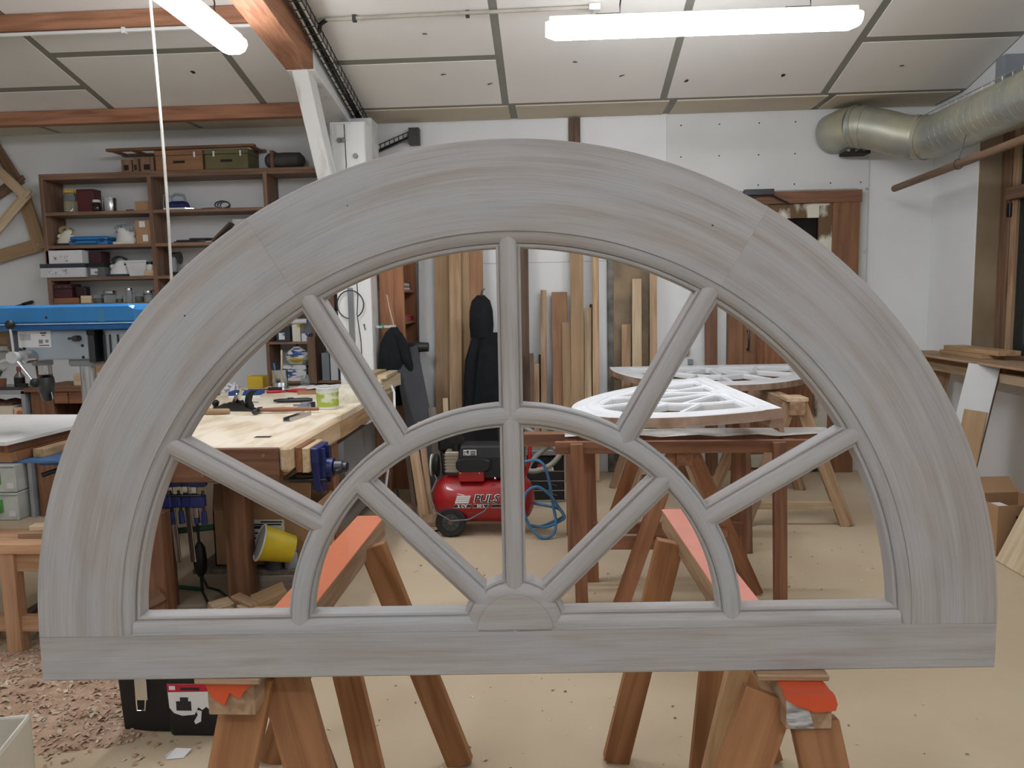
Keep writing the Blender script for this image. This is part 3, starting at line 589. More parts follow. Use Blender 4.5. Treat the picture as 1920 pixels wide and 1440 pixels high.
t = on('cardboard_box', 'upright cardboard box with two white stickers on the third shelf', 'box', -3.505, SB[3]); bb('body', -.07, .07, -.07, .07, 0, .2, CARD, t); bb('sticker', -.035, .015, -.0715, -.0695, .14, .19, PAPER, t, 0); bb('sticker', -.01, .035, -.0715, -.0695, .02, .075, PAPER, t, 0)
def carton(name, label, x0, x1, y0, y1, z0, z1, mat, stripe=None, mark=None, grp='boxes on the shelving'):
    t = on(name, label, 'box', (x0+x1)/2, z0, y0, grp); w_ = x1-x0; h = z1-z0
    bb('carton', -w_/2, w_/2, 0, y1-y0, 0, h, mat, t); 
    if stripe: bb('printed_band', -w_/2-.0005, w_/2+.0005, -.001, y1-y0, h*.7, h+.0008, stripe, t, 0)
    if mark: bb('printed_panel', -w_*.32, w_*.1, -.0015, .0, h*.15, h*.6, mark, t, 0)
    bb('lid_seam', -w_/2-.0005, w_/2+.0005, -.0008, .001, h*.985, h*.99, GREY, t, 0)
    return t
DRAW = P('line_drawing', '#dcdde0', .7, col2='#7f828a', scale=34, lo=.38, hi=.44)
carton('machine_carton', 'long white carton with dark lid lying at the left end of the fourth shelf', -4.42, -4.02, 6.50, 6.72, SB[4], 1.925, P('carton_white', '#d9dade', .6, var=.03), P('carton_slate', '#3c4250', .6), DRAW)
carton('machine_carton', 'dark carton with printed panel next to the long white one on the fourth shelf', -4.01, -3.86, 6.52, 6.75, SB[4], 1.925, P('carton_grey', '#6d6f72', .6), P('carton_black', '#1d2024', .6), DRAW)
carton('machine_carton', 'white carton with a line drawing on top of the long white carton', -4.37, -4.05, 6.52, 6.74, 1.927, 2.04, PAPER, None, DRAW)
carton('machine_carton', 'small dark red carton behind the upper white carton', -4.04, -3.93, 6.6, 6.74, 1.927, 2.03, P('carton_red', '#4d2730', .6))
sander('white sander with black hose standing beside the white tub on the fourth shelf', -3.77, SB[4], WHITE, P('pad_blue', '#26404f', .6), DGREY, 1.05)
t = on('plastic_tub', 'white plastic tub on the fourth shelf', 'tub', -3.59, SB[4], 6.61); part('body', MB().loft([[(a*k, b*k, z) for a, b in ((-.09, -.07), (.09, -.07), (.09, .07), (-.09, .07))] for z, k in ((0, .78), (.115, 1.), (.118, 1.06), (.135, 1.06))]), P('translucent_white', '#e6e8ea', .4), t, bevel=.006)
t = on('wood_block', 'little pale wood block right of the white tub', 'block', -3.47, SB[4], 6.56); bb('block', -.045, .045, -.03, .03, 0, .045, 'raw', t)
jar('glue_jar', 'small white jar with black lid standing on the little wood block', -3.475, SB[4]+.0455, .032, .055, WHITE, BLACK, y=6.56)
t = on('paper_roll', 'white paper roll standing behind the small jar on the fourth shelf', 'roll', -3.465, SB[4], 6.66); part('roll', MB().lathe([(.03, 0), (.032, .004), (.032, .236), (.03, .24), (.012, .24)], 16), PAPER, t, smooth=True)
t = on('angle_grinder', 'grey angle grinder at the left of the right bay on the fourth shelf', 'grinder', -3.29, SB[4], 6.6)
part('body', MB().cyl((0, 0, .03), (.02, 0, .16), .032, .028, 14), GREY, t, smooth=True); part('head', MB().cyl((-.02, 0, .17), (.06, 0, .17), .03, n=14), DSTEEL, t, smooth=True); part('disc', MB().cyl((.062, 0, .15), (.066, 0, .15), .055, n=20), DGREY, t); part('guard', MB().box(-.035, .035, -.035, .035, 0, .03), BLACK, t)
t = on('clamp_plate', 'white flat bracket leaning on the fourth shelf beside the grinder', 'bracket', -3.15, SB[4], 6.58); bb('plate', -.06, .06, -.01, .01, 0, .025, WHITE, t); bb('arm', -.05, .05, 0, .02, .025, .06, DGREY, t)
# right bay
t = on('electric_iron', 'blue and chrome iron standing on the second shelf of the right bay', 'iron', -3.2, SB[2], 6.6)
part('soleplate', MB().prism([(-.12, -.05), (.07, -.05), (.13, 0), (.07, .05), (-.12, .05)], 0, .018, 'z'), CHROME, t, bevel=.002)
part('body', MB().loft([[(-.11*k+d, -.045*k, z), (.05*k+d, -.045*k, z), (.1*k+d, 0, z), (.05*k+d, .045*k, z), (-.11*k+d, .045*k, z)] for z, k, d in ((.018, 1, 0), (.05, .9, 0), (.075, .6, .01))]), P('deep_blue', '#1c2a63', .4), t, bevel=.004)
part('handle', MB().tube([(-.06, 0, .06), (-.075, 0, .11), (-.03, 0, .135), (.04, 0, .125), (.06, 0, .065)], .013, 8), P('grey_blue', '#8f9fb5', .4), t, smooth=True)
part('cord', MB().tube([(-.07, 0, .12), (-.12, -.02, .13), (-.13, -.02, .05), (-.12, -.03, .006)], .005, 6), GREY, t, smooth=True)
t = on('cable_coil', 'coil of black and white striped cable on the second shelf of the right bay', 'cable', -2.81, SB[2], 6.6)
for k in range(5): part('turn', MB().tube([(.065*cos(a)*(1-.08*k), -.03+.015*k, .034+.03*sin(a)) for a in [2*pi*i/14 for i in range(14)]], .006, 6, True), (DGREY, PAPER)[k % 2], t, smooth=True)
part('tail', MB().tube([(-.06, -.03, .008), (-.12, -.04, .006), (-.19, -.02, .006)], .005, 6), DGREY, t)
for k, (x, l, dz, rz) in enumerate(((-3.15, .2, 0, .05), (-3.1, .26, .013, -.04), (-3.02, .18, .026, .1))):
    t = on('flat_file', ('black flat file lying lowest on the third shelf of the right bay', 'black flat file lying second in the small pile of files', 'short dark file on top of the pile of files')[k], 'file', x, SB[3]+dz, 6.57, 'files piled on the third shelf', rz)
    bb('blade', -l/2, l/2, -.014, .014, 0, .012, DSTEEL, t); part('tang_grip', MB().cyl((l/2, 0, .006), (l/2+.07, 0, .006), .006, .004, 8), BLACK, t)
t = on('presentation_board', 'dark leaning panel with a white board at the right of the third shelf', 'panel', -2.82, SB[3], 6.6); board('panel', (-.09, 0, .005), (.07, .02, .16), .02, .16, 'dark', t, (0, 0, 1)); bb('white_board', .05, .2, .06, .075, 0, .2, WHITE, t)
t = on('fan_of_sticks', 'fan of yellow folding rule blades on the fourth shelf behind the frame', 'folding rule', -2.68, SB[4], 6.6)
for k in range(5): board('blade', (-.1, 0, .008), (.1, .01*k, .02+.03*k), .006, .02, YELLOW, t, (0, 0, 1))
# bottom shelf
t = on('cash_box', 'maroon metal cash box on the bottom shelf of the left bay', 'box', -4.265, SB[5]+.052, 6.60); bb('body', -.085, .085, -.06, .08, 0, .075, P('maroon', '#4a1f28', .45), t); bb('lid', -.087, .087, -.062, .082, .077, .115, P('maroon', '#4a1f28', .45), t)
for x in (-.02, .04): part('rivet', MB().cyl((x, -.066, .095), (x, -.06, .095), .004, n=8), STEEL, t)
t = on('wood_block', 'orange-brown wood plank under the maroon cash box', 'block', -4.24, SB[5], 6.60); bb('block', -.1, .12, -.07, .09, 0, .05, 'orangewood', t)
t = on('camera_bag', 'small dark pouch beside the maroon cash box', 'pouch', -4.125, SB[5]+.052, 6.60); bb('body', -.038, .05, -.03, .05, 0, .09, P('wine', '#2c1518', .5), t, .008); bb('flap', -.036, .048, -.034, -.028, .03, .092, P('wine', '#2c1518', .5), t, .003)
t = on('wood_block', 'lower of two pale wood blocks on the bottom shelf', 'block', -4.06, SB[5], 6.57); bb('block', -.045, .045, -.03, .03, 0, .034, 'birch', t)
t = on('wood_block', 'upper of two pale wood blocks on the bottom shelf', 'block', -4.06, SB[5]+.035, 6.57, rz=.12); bb('block', -.045, .045, -.03, .03, 0, .03, 'birch', t)
for k, (x, r, h) in enumerate(((-3.965, .045, .075), (-3.86, .055, .085), (-3.78, .03, .06), (-3.69, .03, .105), (-3.60, .038, .088), (-3.52, .04, .08))):
    jar('glass_jar', ('squat empty glass jar next to the pale blocks', 'widest glass jar on the bottom shelf', 'tiny glass jar right of the widest one', 'tallest narrow glass jar on the bottom shelf', 'glass jar just right of the tallest one', 'rightmost glass jar on the bottom shelf')[k], x, SB[5], r, h, GL, STEEL if k % 2 else None, fill=P('screws_fill', '#77736c', .5, .5) if k % 2 == 0 else None, y=6.58, grp='glass jars on the bottom shelf')
jar('small_bottle', 'little bottle with red cap at the right end of the bottom shelf', -3.455, SB[5], .018, .09, GL, P('cap_red', '#8f2f22', .4), y=6.57, grp='glass jars on the bottom shelf')
# on top of the shelving
def crate(label, x0, x1, mat, handle):
    t = on('wooden_crate', label, 'crate', (x0+x1)/2, SB[1], 6.53, 'crates on top of the shelving'); w_ = x1-x0
    bb('box', -w_/2, w_/2, 0, .25, 0, .125, mat, t, .003); bb('lid', -w_/2-.003, w_/2+.003, -.004, .25, .127, .168, mat, t, .003)
    bb('hand_slot', -.05, .05, -.003, .002, .06, .08, DK, t, 0)
    for x in (-w_*.28, w_*.34): bb('latch', x-.008, x+.008, -.009, -.003, .105, .15, CHROME, t, 0)
    return t
crate('orange-brown wooden crate with metal latches on top of the shelving', -3.35, -2.94, P('crate_orange', '#9c7350', .5, var=.1, stretch=(.5, 3, 6)), True)
crate('olive green wooden crate on top of the shelving', -2.92, -2.55, P('crate_green', '#6f6a45', .55, var=.1), True)
t = on('tool_bag', 'rounded dark grey tool bag on top of the shelving beside the brace', 'bag', -2.26, SB[1], 6.62); part('body', MB().loft([[(x, .09*k*cos(a), .07+.07*k*sin(a)) for a in [2*pi*i/12 for i in range(12)]] for x, k in ((-.16, .6), (-.13, .95), (0, 1.), (.13, .95), (.16, .5))]), P('bag_grey', '#4d4a48', .85, bump=.3), t, smooth=True); bb('strap', -.1, -.07, -.094, .094, 0, .143, P('strap_brown', '#7a5a48', .8), t, .004)
t = on('frame_panel', 'thin wooden frame laid across the tops of the crates', 'frame', -3.1, SB[1]+.169, 6.52)
for y0, y1 in ((-.02, .03), (.22, .27)): board('rail', (-.66, (y0+y1)/2, .012), (.62, (y0+y1)/2, .018), .05, .022, 'brown', t, (0, 1, 0))
for x in (-.63, -.45, .58): board('cross_bar', (x, -.0, .014), (x, .25, .014), .04, .02, 'orangewood', t)
for k, (x, w_, h) in enumerate(((-3.61, .09, .105), (-3.53, .045, .115), (-3.43, .115, .12))):
    t = on('wooden_bin', ('left of three little wooden bins with dark lettering on top of the shelving', 'narrow middle one of three little wooden bins', 'right of three little wooden bins beside the orange crate')[k], 'bin', x, SB[1], 6.54, 'little bins on the shelving'); bb('body', -w_/2, w_/2, 0, .1, 0, h, 'shelf', t); bb('dark_stencil', -w_*.25, w_*.22, -.0015, 0, .015, .06, DK, t, 0)
# carpenter's wooden squares hanging at far left
def square(label, x, z, L_, w_, ang, y, mat):
    t = thing('wooden_square', label, 'set square', (x, y, z), 0, 'wooden squares hanging on the wall'); t.rotation_euler = (0, ang, 0)
    bb('stock', -w_, 0, -.012, .012, 0, L_, mat, t); bb('blade', -L_, -w_, -.01, .01, 0, w_, mat, t); bb('fence', -.05, .035, -.03, -.012, .01, w_*.6, mat, t)
    for a, b in ((w_/2, w_/2), (w_*.4, L_*.85), (L_*.85, w_*.5)): part('screw', MB().cyl((-a, -.016, b), (-a, -.01, b), .007, n=8), STEEL, t)
square('pale wooden carpenter square hanging with its corner to the right', -4.56, 2.53, .5, .085, radians(-45), 6.68, 'raw')
square('broad brown wooden square hanging behind the pale one', -4.50, 2.07, .52, .115, radians(-14), 6.74, 'mdf')
square('dark brown wooden square almost hidden at the top left edge', -4.68, 2.66, .45, .09, radians(-30), 6.77, 'oak')
t = thing('hand_knife', 'black handled knife hung on the wall under the squares', 'knife', (-4.79, 6.76, 1.585), 0); t.rotation_euler = (0, radians(-12), 0); part('grip', MB().cyl((-.0, 0, 0), (.10, 0, 0), .013, .016, 10), BLACK, t, smooth=True); bb('blade', -.09, 0, -.002, .002, -.006, .006, DSTEEL, t); part('nail', MB().cyl((.09, 0, 0), (.09, .045, 0), .003, n=6), STEEL, t)
# second shelving part low on the back wall, seen through the frame left of the post
s2 = thing('low_shelving', 'brown shelf unit with drill boxes seen behind the workbench left of the post', 'shelving', (0, 6.5, 0))
for x in (-2.47, -2.06): bb('side', x, x+.03, 0, .28, .0, 1.5, 'shelf', s2)
for z in (.12, .55, .86, 1.2, 1.48): bb('shelf_board', -2.44, -2.06, 0, .28, z, z+.022, 'shelf', s2)
bb('leaning_side', -2.1, -2.03, -.03, .0, .86, 1.26, 'oak', s2); bb('side', -1.75, -1.72, .0, .28, 0, 1.5, 'shelf', s2); bb('shelf_board', -2.03, -1.75, 0, .28, 1.34, 1.36, 'shelf', s2); bb('shelf_board', -2.03, -1.75, 0, .28, .86, .88, 'shelf', s2)
carton('drill_case', 'grey and white drill box on the low shelf unit', -2.37, -2.25, 6.49, 6.6, 1.222, 1.35, P('lid_dark', '#3d4246', .5), None, P('box_label', '#dfe3e6', .6, col2='#71808c', scale=30, lo=.4, hi=.45), 'boxes on the low shelf unit')
carton('bit_box', 'tall white and yellow narrow box beside the drill box', -2.235, -2.165, 6.5, 6.6, 1.222, 1.37, P('box_whiteyellow', '#e3e0d2', .6, col2='#c9a92c', scale=9, lo=.36, hi=.42), None, None, 'boxes on the low shelf unit')
carton('bit_box', 'small white and navy box at the end of the low shelf', -2.155, -2.085, 6.5, 6.6, 1.222, 1.29, P('box_navy', '#dfe2ea', .6, col2='#2b3570', scale=14, lo=.4, hi=.46), None, None, 'boxes on the low shelf unit')
t = on('glue_roll', 'white roll lying on top of the boxes on the low shelf', 'roll', -2.21, 1.371, 6.55); part('roll', MB().cyl((-.06, 0, .022), (.09, .01, .022), .022, n=14), PAPER, t, smooth=True)
STRI = P('striped_wrap', '#e8e8e4', .6, col2='#31508f', scale=9, stretch=(1, 1, 5), lo=.44, hi=.5)
STRY = P('striped_yellow', '#e9e8e0', .6, col2='#c5ad3a', scale=8, stretch=(1, 1, 4), lo=.42, hi=.5)
t = on('wrapped_packet', 'round packet wrapped in blue and yellow striped paper on the low shelf unit', 'packet', -2.22, .882, 6.56); part('lower_half', MB().loft([[(r*cos(a), .8*r*sin(a), z) for a in [2*pi*i/8 for i in range(8)]] for z, r in ((.142, .07), (.18, .1), (.21, .105))]), STRY, t, bevel=.004); part('upper_half', MB().loft([[(r*cos(a), .8*r*sin(a), z) for a in [2*pi*i/8 for i in range(8)]] for z, r in ((.21, .105), (.25, .085), (.29, .03), (.315, .006))]), STRI, t); 
carton('striped_carton', 'blue and yellow striped carton under the round packet', -2.33, -2.13, 6.5, 6.62, .882, 1.02, STRI, None, None, 'boxes on the low shelf unit')
carton('bit_box', 'blue lidded box on the shelf next to the post', -2.0, -1.86, 6.5, 6.62, 1.361, 1.47, P('mix_blue', '#d5dbe2', .6, col2='#2c5b9c', scale=7, lo=.42, hi=.46), None, None, 'boxes on the low shelf unit')
for k in range(3): carton('binder', ('grey binder standing leftmost beside the post', 'white binder standing between two grey ones beside the post', 'narrow blue-grey binder standing closest to the post')[k], -1.99+k*.075, -1.925+k*.075, 6.5, 6.68, .882, 1.12+.04*(k % 2), (GREY, PAPER, P('slate', '#5c6672', .6))[k], None, None, 'binders beside the post')
carton('yellow_carton', 'yellow carton on the bench end left of the low shelf unit', -2.38, -2.26, 5.84, 5.96, .897, .99, P('carton_yellow', '#c7a62a', .6), None, None, 'boxes on the low shelf unit')
# ================================================================== WORKBENCH
bn = thing('workbench', 'big wooden workbench with worn pale top and two blue vices', 'workbench', (0, 0, 0))
WT = P('worn_bench_top', '#eadfca', .6, col2='#cdb795', scale=3.5, detail=9, stretch=(3, 1, 1), bump=.25, lo=.28, hi=.55)
ZB = .90
bb('bench_top', -2.08, -1.25, 3.42, 4.37, ZB-.05, ZB, WT, bn, .006); bb('bench_top', -2.68, -1.25, 4.395, 5.98, ZB-.05, ZB-.004, WT, bn, .006)
bb('front_apron', -2.08, -1.262, 3.40, 3.45, ZB-.165, ZB-.006, 'brown', bn, .004); bb('side_apron', -1.30, -1.255, 3.47, 5.96, ZB-.15, ZB-.05, 'pine', bn, .004)
bb('end_board', -1.262, -1.21, 3.405, 4.25, ZB-.12, ZB-.004, 'raw', bn, .012)
bb('back_board', -2.70, -2.665, 4.4, 5.98, ZB-.05, ZB+.085, 'birch', bn, .003)
for x, y in ((-1.60, 3.72), (-1.33, 4.35), (-2.02, 3.72), (-1.33, 5.86), (-2.58, 5.86), (-2.58, 4.5)): bb('leg', x-.055, x+.055, y-.055, y+.055, 0, ZB-.05, 'brown', bn, .004)
bb('lower_shelf', -1.9, -1.30, 3.80, 5.8, .15, .175, 'greywood', bn); bb('drawer_board', -2.2, -1.30, 3.6, 5.9, .70, .72, 'dark', bn); bb('lower_rail', -1.54, -1.27, 3.78, 3.80, .02, .15, 'greywood', bn)
for x, z in ((-1.62, ZB-.05), (-1.33, ZB-.04), (-1.48, ZB-.09), (-1.62, ZB-.13), (-1.33, ZB-.13)): part('screw', MB().cyl((x, 3.395, z), (x, 3.402, z), .009, n=10), P('brass_screw', '#a8835a', .4, .7), bn)
bb('dog_hole', -1.47, -1.39, 3.64, 3.68, ZB-.001, ZB+.001, DK, bn, 0)
def vice(label, loc, rz, s=1.):
    t = thing('bench_vice', label, 'vice', loc, rz, 'vices on the workbench'); t.scale = (s, s, s)
    part('jaw', MB().prism([(-.09, .0), (.09, .0), (.09, -.07), (.06, -.19), (.03, -.23), (-.03, -.23), (-.06, -.19), (-.09, -.07)], .0, .035, 'x'), NAVY, t, bevel=.004)
    part('rib', MB().box(.034, .055, -.05, -.03, -.19, -.01).box(.034, .055, .03, .05, -.19, -.01).cyl((.03, 0, -.11), (.085, 0, -.11), .045, n=20), NAVY, t, smooth=True)
    part('screw', MB().cyl((-.12, 0, -.11), (.14, 0, -.11), .016, n=14), DSTEEL, t, smooth=True)
    part('screw_head', MB().lathe([(.02, 0), (.034, .006), (.034, .04), (.024, .05), (.024, .062), (.016, .068)], 18, (.085, 0, -.11), Matrix.Rotation(pi/2, 3, 'Y')), DSTEEL, t, smooth=True)
    part('handle', MB().cyl((.13, -.1, -.11), (.13, .05, -.11), .009, n=10).lathe([(.0, -.014), (.014, -.008), (.014, .008), (.0, .014)], 12, (.13, .05, -.11)).lathe([(.0, -.014), (.014, -.008), (.014, .008), (.0, .014)], 12, (.13, -.1, -.11)), DSTEEL, t, smooth=True)
    for y in (-.05, .05): part('guide_rod', MB().cyl((-.12, y, -.16), (.06, y, -.16), .011, n=10), DSTEEL, t, smooth=True)
    return t
v = vice('navy blue bench vice with steel handle at the right front corner of the bench', (-1.15, 3.60, ZB-.03), 0.)
bb('jaw_liner', -.03, .0, -.12, .12, -.11, .005, 'raw', v); bb('jaw_liner', -.058, -.03, -.13, .10, -.105, .012, 'orangewood', v)
vice('blue bench vice at the front left of the bench, mostly behind the frame rim', (-1.83, 3.34, ZB+.005), -pi/2, .8)
def bt(name, label, cat, x, y, rz=0., grp='things lying on the workbench', z=None): return thing(name, label, cat, (x, y, (ZB if y < 4.38 else ZB-.004) if z is None else z), rz, grp)
# hand plane
t = bt('hand_plane', 'metal hand plane with black handle lying on the bench', 'plane', -1.98, 4.62, radians(172)); t.scale = (1.1, 1.1, 1.1)
part('sole', MB().prism([(-.03, -.18), (.03, -.18), (.03, .15), (.022, .18), (-.022, .18), (-.03, .15)], 0, .007, 'z'), DSTEEL, t, (0, 0, 0), (0, 0, pi/2)); 
part('side_wing', MB().prism([(-.15, 0), (.15, 0), (.1, .02), (.04, .045), (-.03, .05), (-.1, .02)], -.031, -.028, 'y').prism([(-.15, 0), (.15, 0), (.1, .02), (.04, .045), (-.03, .05), (-.1, .02)], .028, .031, 'y'), DSTEEL, t)
part('rear_handle', MB().loft([[(x+.022*cos(a), .013*sin(a), z) for a in [2*pi*i/10 for i in range(10)]] for x, z in ((-.10, .008), (-.105, .03), (-.092, .055), (-.10, .085), (-.118, .105), (-.135, .115))]), BLACK, t, smooth=True)
part('front_knob', MB().lathe([(.02, .008), (.012, .022), (.02, .04), (.021, .05), (.010, .06), (.0, .062)], 14, (.11, 0, 0)), BLACK, t, smooth=True)
board('blade_iron', (.0, 0, .012), (-.06, 0, .12), .045, .006, STEEL, t, (0, 1, 0)); board('lever_cap', (.012, 0, .02), (-.035, 0, .10), .04, .01, CHROME, t, (0, 1, 0)); part('frog', MB().prism([(.02, .007), (-.07, .007), (-.05, .06)], -.02, .02, 'y'), BLACK, t)
t = bt('handle', 'round wooden tool handle lying at the front of the bench gap', 'tool handle', -2.07, 4.46, radians(4)); part('rod', MB().lathe([(.006, -.13), (.018, -.12), (.018, .12), (.012, .13)], 14, (0, 0, .018), Matrix.Rotation(pi/2, 3, 'Y')), wood('pine', 0), t, smooth=True)
t = bt('flat_case', 'blue flat case with white edge lying behind the plane', 'case', -2.17, 5.30, radians(5)); bb('lid', -.11, .11, -.06, .06, .018, .045, P('case_blue', '#254a86', .5), t); bb('tray', -.11, .11, -.06, .06, 0, .018, PAPER, t)
t = bt('pencil_tin', 'bare tin can holding a stick and blue pens on the bench', 'can', -2.1, 5.78); part('can', MB().lathe([(.06, 0), (.062, .004), (.06, .008), (.06, .05), (.0585, .052), (.06, .054), (.06, .145), (.062, .148), (.062, .15), (.056, .15), (.056, .02), (.0, .02)], 24), STEEL, t, smooth=True)
board('stick', (.01, 0, .02), (.02, .01, .30), .012, .012, 'raw', t); board('pen', (-.02, 0, .02), (-.045, .01, .20), .01, .01, BLUE, t); board('pen', (-.01, .02, .02), (-.02, .03, .19), .008, .008, NAVY, t)
t = bt('drinking_glass', 'small clear glass jar behind the red pliers on the bench', 'glass', -1.93, 5.86); part('glass', MB().lathe([(.028, 0), (.034, .005), (.034, .07), (.026, .08), (.026, .095), (.022, .095), (.022, .08), (.03, .068), (.03, .008), (.0, .008)], 18), GL, t, smooth=True)
t = bt('pliers', 'pliers with red handles lying on the bench', 'pliers', -1.97, 5.55, radians(8))
part('handle', MB().tube([(-.01, -.004, .01), (-.07, -.03, .012), (-.14, -.03, .012)], [.007, .012, .010], 8), P('handle_red', '#c4202c', .4), t, smooth=True); part('handle', MB().tube([(.01, .004, .01), (.07, -.02, .014), (.14, .0, .014)], [.008, .015, .013], 8), P('handle_red', '#c4202c', .4), t, smooth=True); part('jaws', MB().box(-.02, .06, .0, .025, .004, .018), DSTEEL, t)
t = bt('screwdriver', 'dark screwdriver lying behind the red pliers', 'screwdriver', -2.15, 5.66, radians(3)); part('shaft', MB().cyl((-.15, 0, .012), (0, 0, .012), .005, n=8), DSTEEL, t); part('grip', MB().cyl((0, 0, .014), (.10, 0, .014), .013, .015, 10), BLACK, t, smooth=True)
t = bt('wood_strip', 'short wooden strip lying on the bench left of the white tub', 'wood strip', -1.72, 5.42, radians(2)); bb('strip', -.12, .12, -.02, .02, 0, .028, 'fibre', t)
t = bt('pencil', 'grey marking pencil lying in front of the blue case', 'pencil', -2.05, 4.98, radians(-4)); part('pencil', MB().cyl((-.09, 0, .006), (.09, 0, .006), .005, .003, 8), GREY, t)
t = bt('utility_knife', 'black utility knife lying on the middle of the bench', 'knife', -1.72, 4.97, radians(9)); part('grip', MB().loft([[(x, .018*k*cos(a), .016+.014*k*sin(a)) for a in [2*pi*i/10 for i in range(10)]] for x, k in ((-.13, .5), (-.10, .9), (0, 1.), (.09, 1.05), (.12, .7))]), BLACK, t, smooth=True); bb('slider', -.04, .0, -.006, .006, .028, .034, DGREY, t)
t = bt('router_base', 'small grey cast tool part lying in front of the white tub', 'tool part', -1.56, 4.72, radians(-8)); part('plate', MB().lathe([(.05, 0), (.052, .006), (.03, .012), (.03, .03), (.022, .034)], 16), GREY, t, smooth=True); bb('arm', -.08, .06, -.012, .012, .008, .022, GREY, t); part('knob', MB().cyl((.05, 0, .0), (.05, 0, .035), .015, n=12), DSTEEL, t)
t = bt('paint_tub', 'white paint tub with a green label standing on the bench edge', 'paint tub', -1.40, 4.66); part('tub', MB().lathe([(.062, 0), (.066, .004), (.068, .125), (.070, .127), (.070, .132), (.064, .132), (.062, .01), (.0, .01)], 26), P('tub_white', '#e4e6e0', .4), t, smooth=True)
part('label_band', MB().lathe([(.0672, .018), (.0682, .105), (.0676, .105), (.0666, .018)], 26), P('label_green', '#a8ba45', .5, col2='#dcdfc4', scale=11, stretch=(1, 1, 2.5), lo=.42, hi=.52), t, smooth=True); part('rim_paint', MB().tube([(.067*cos(a), .067*sin(a), .132+.002*sin(5*a)) for a in [2*pi*i/24 for i in range(24)]], .004, 5, True), WHITE, t, smooth=True)
t = bt('hammer', 'cabinet hammer with wooden handle lying on the bench', 'hammer', -1.62, 4.49, radians(3)); part('handle', MB().loft([[(x, .012*k*cos(a), .022+.014*k*sin(a)) for a in [2*pi*i/10 for i in range(10)]] for x, k in ((-.14, .8), (0, 1.1), (.17, .75), (.21, .8))]), wood('orangewood', 0), t, smooth=True); part('head', MB().box(-.165, -.14, -.05, .05, .008, .034).cyl((-.1525, -.05, .021), (-.1525, -.075, .021), .015, n=12), DSTEEL, t, bevel=.002)
t = bt('aluminium_profile', 'short length of aluminium channel lying at the front of the bench', 'profile', -1.455, 4.25, radians(82)); part('channel', MB().prism([(-.022, 0), (.022, 0), (.022, .024), (.018, .024), (.018, .005), (-.018, .005), (-.018, .024), (-.022, .024)], -.13, .13, 'x'), STEEL, t)
t = bt('drill_bit_box', 'white patterned little box on the bench behind the plane', 'box', -2.44, 5.6); bb('body', -.07, .07, -.03, .03, 0, .07, P('lattice', '#e4e6ea', .6, col2='#8b93a8', scale=45, lo=.42, hi=.46), t)
t = bt('grinder_box', 'dark toolbox sitting at the left edge of the bench', 'toolbox', -2.52, 5.35, .1); bb('body', -.13, .1, -.09, .09, 0, .08, P('box_dark', '#3b3733', .6), t); bb('lid', -.12, .09, -.085, .085, .08, .11, P('box_darker', '#2a2826', .6), t); part('carry_handle', MB().tube([(-.07, 0, .11), (-.06, 0, .14), (.04, 0, .14), (.05, 0, .11)], .008, 6), BLACK, t)
pp = MB(); rows = 8
for j in range(rows+1):
    for i in range(rows+1): pp.v.append((-.2+.4*i/rows, -.12+.24*j/rows, .006+.012*abs(sin(i*1.7+j*.9))))
for j in range(rows):
    for i in range(rows): k = j*(rows+1)+i; pp.f.append((k, k+1, k+rows+2, k+rows+1)); pp.m.append(0)
tag(part('paper_sheet', pp, PAPER, None, (-1.76, 5.78, ZB-.003), (0, 0, .2), smooth=True), 'crumpled white paper sheet on the far end of the bench', 'paper', 'things lying on the workbench')
pp2 = MB().loft([[(r*cos(a)*(1+.2*sin(3*a+z*40)), r*.7*sin(a), z) for a in [2*pi*i/12 for i in range(12)]] for z, r in ((0, .11), (.04, .10), (.08, .07), (.115, .03))])
tag(part('dust_cloth', pp2, P('cloth_cream', '#e3dcc6', .9, bump=.5, scale=20), None, (-1.36, 4.95, ZB-.004), smooth=True), 'crumpled cream cloth heaped right of the paint tub', 'cloth', 'things lying on the workbench')
for k, (x, y, z, l, w_, h, m, lb) in enumerate(((-1.33, 5.74, 0, .5, .2, .09, 'birch', 'thick pale block lowest in the stack at the far bench corner'), (-1.37, 5.76, .0905, .42, .09, .035, 'raw', 'pale batten lying left on the block at the far bench corner'), (-1.25, 5.72, .0905, .4, .07, .03, 'birch', 'pale batten lying right on the block at the far bench corner'), (-1.31, 5.4, 0, .14, .17, .05, 'raw', 'short pale offcut in front of the stack at the far bench corner'))):
    tag(bx('timber_block', (x, y, ZB-.004+z+h/2), (w_, l, h), m, None, (0, 0, radians(-6+3*k))), lb, 'timber block', 'blocks at the far bench corner')
tag(part('extension_lead', MB().tube([(-1.20, 5.6, .93), (-1.15, 5.45, .9), (-1.13, 5.35, .75), (-1.16, 5.3, .5), (-1.2, 5.25, .2), (-1.2, 5.2, .012)], .009, 8), PAPER, smooth=True), 'white cable hanging off the far right corner of the bench', 'cable')
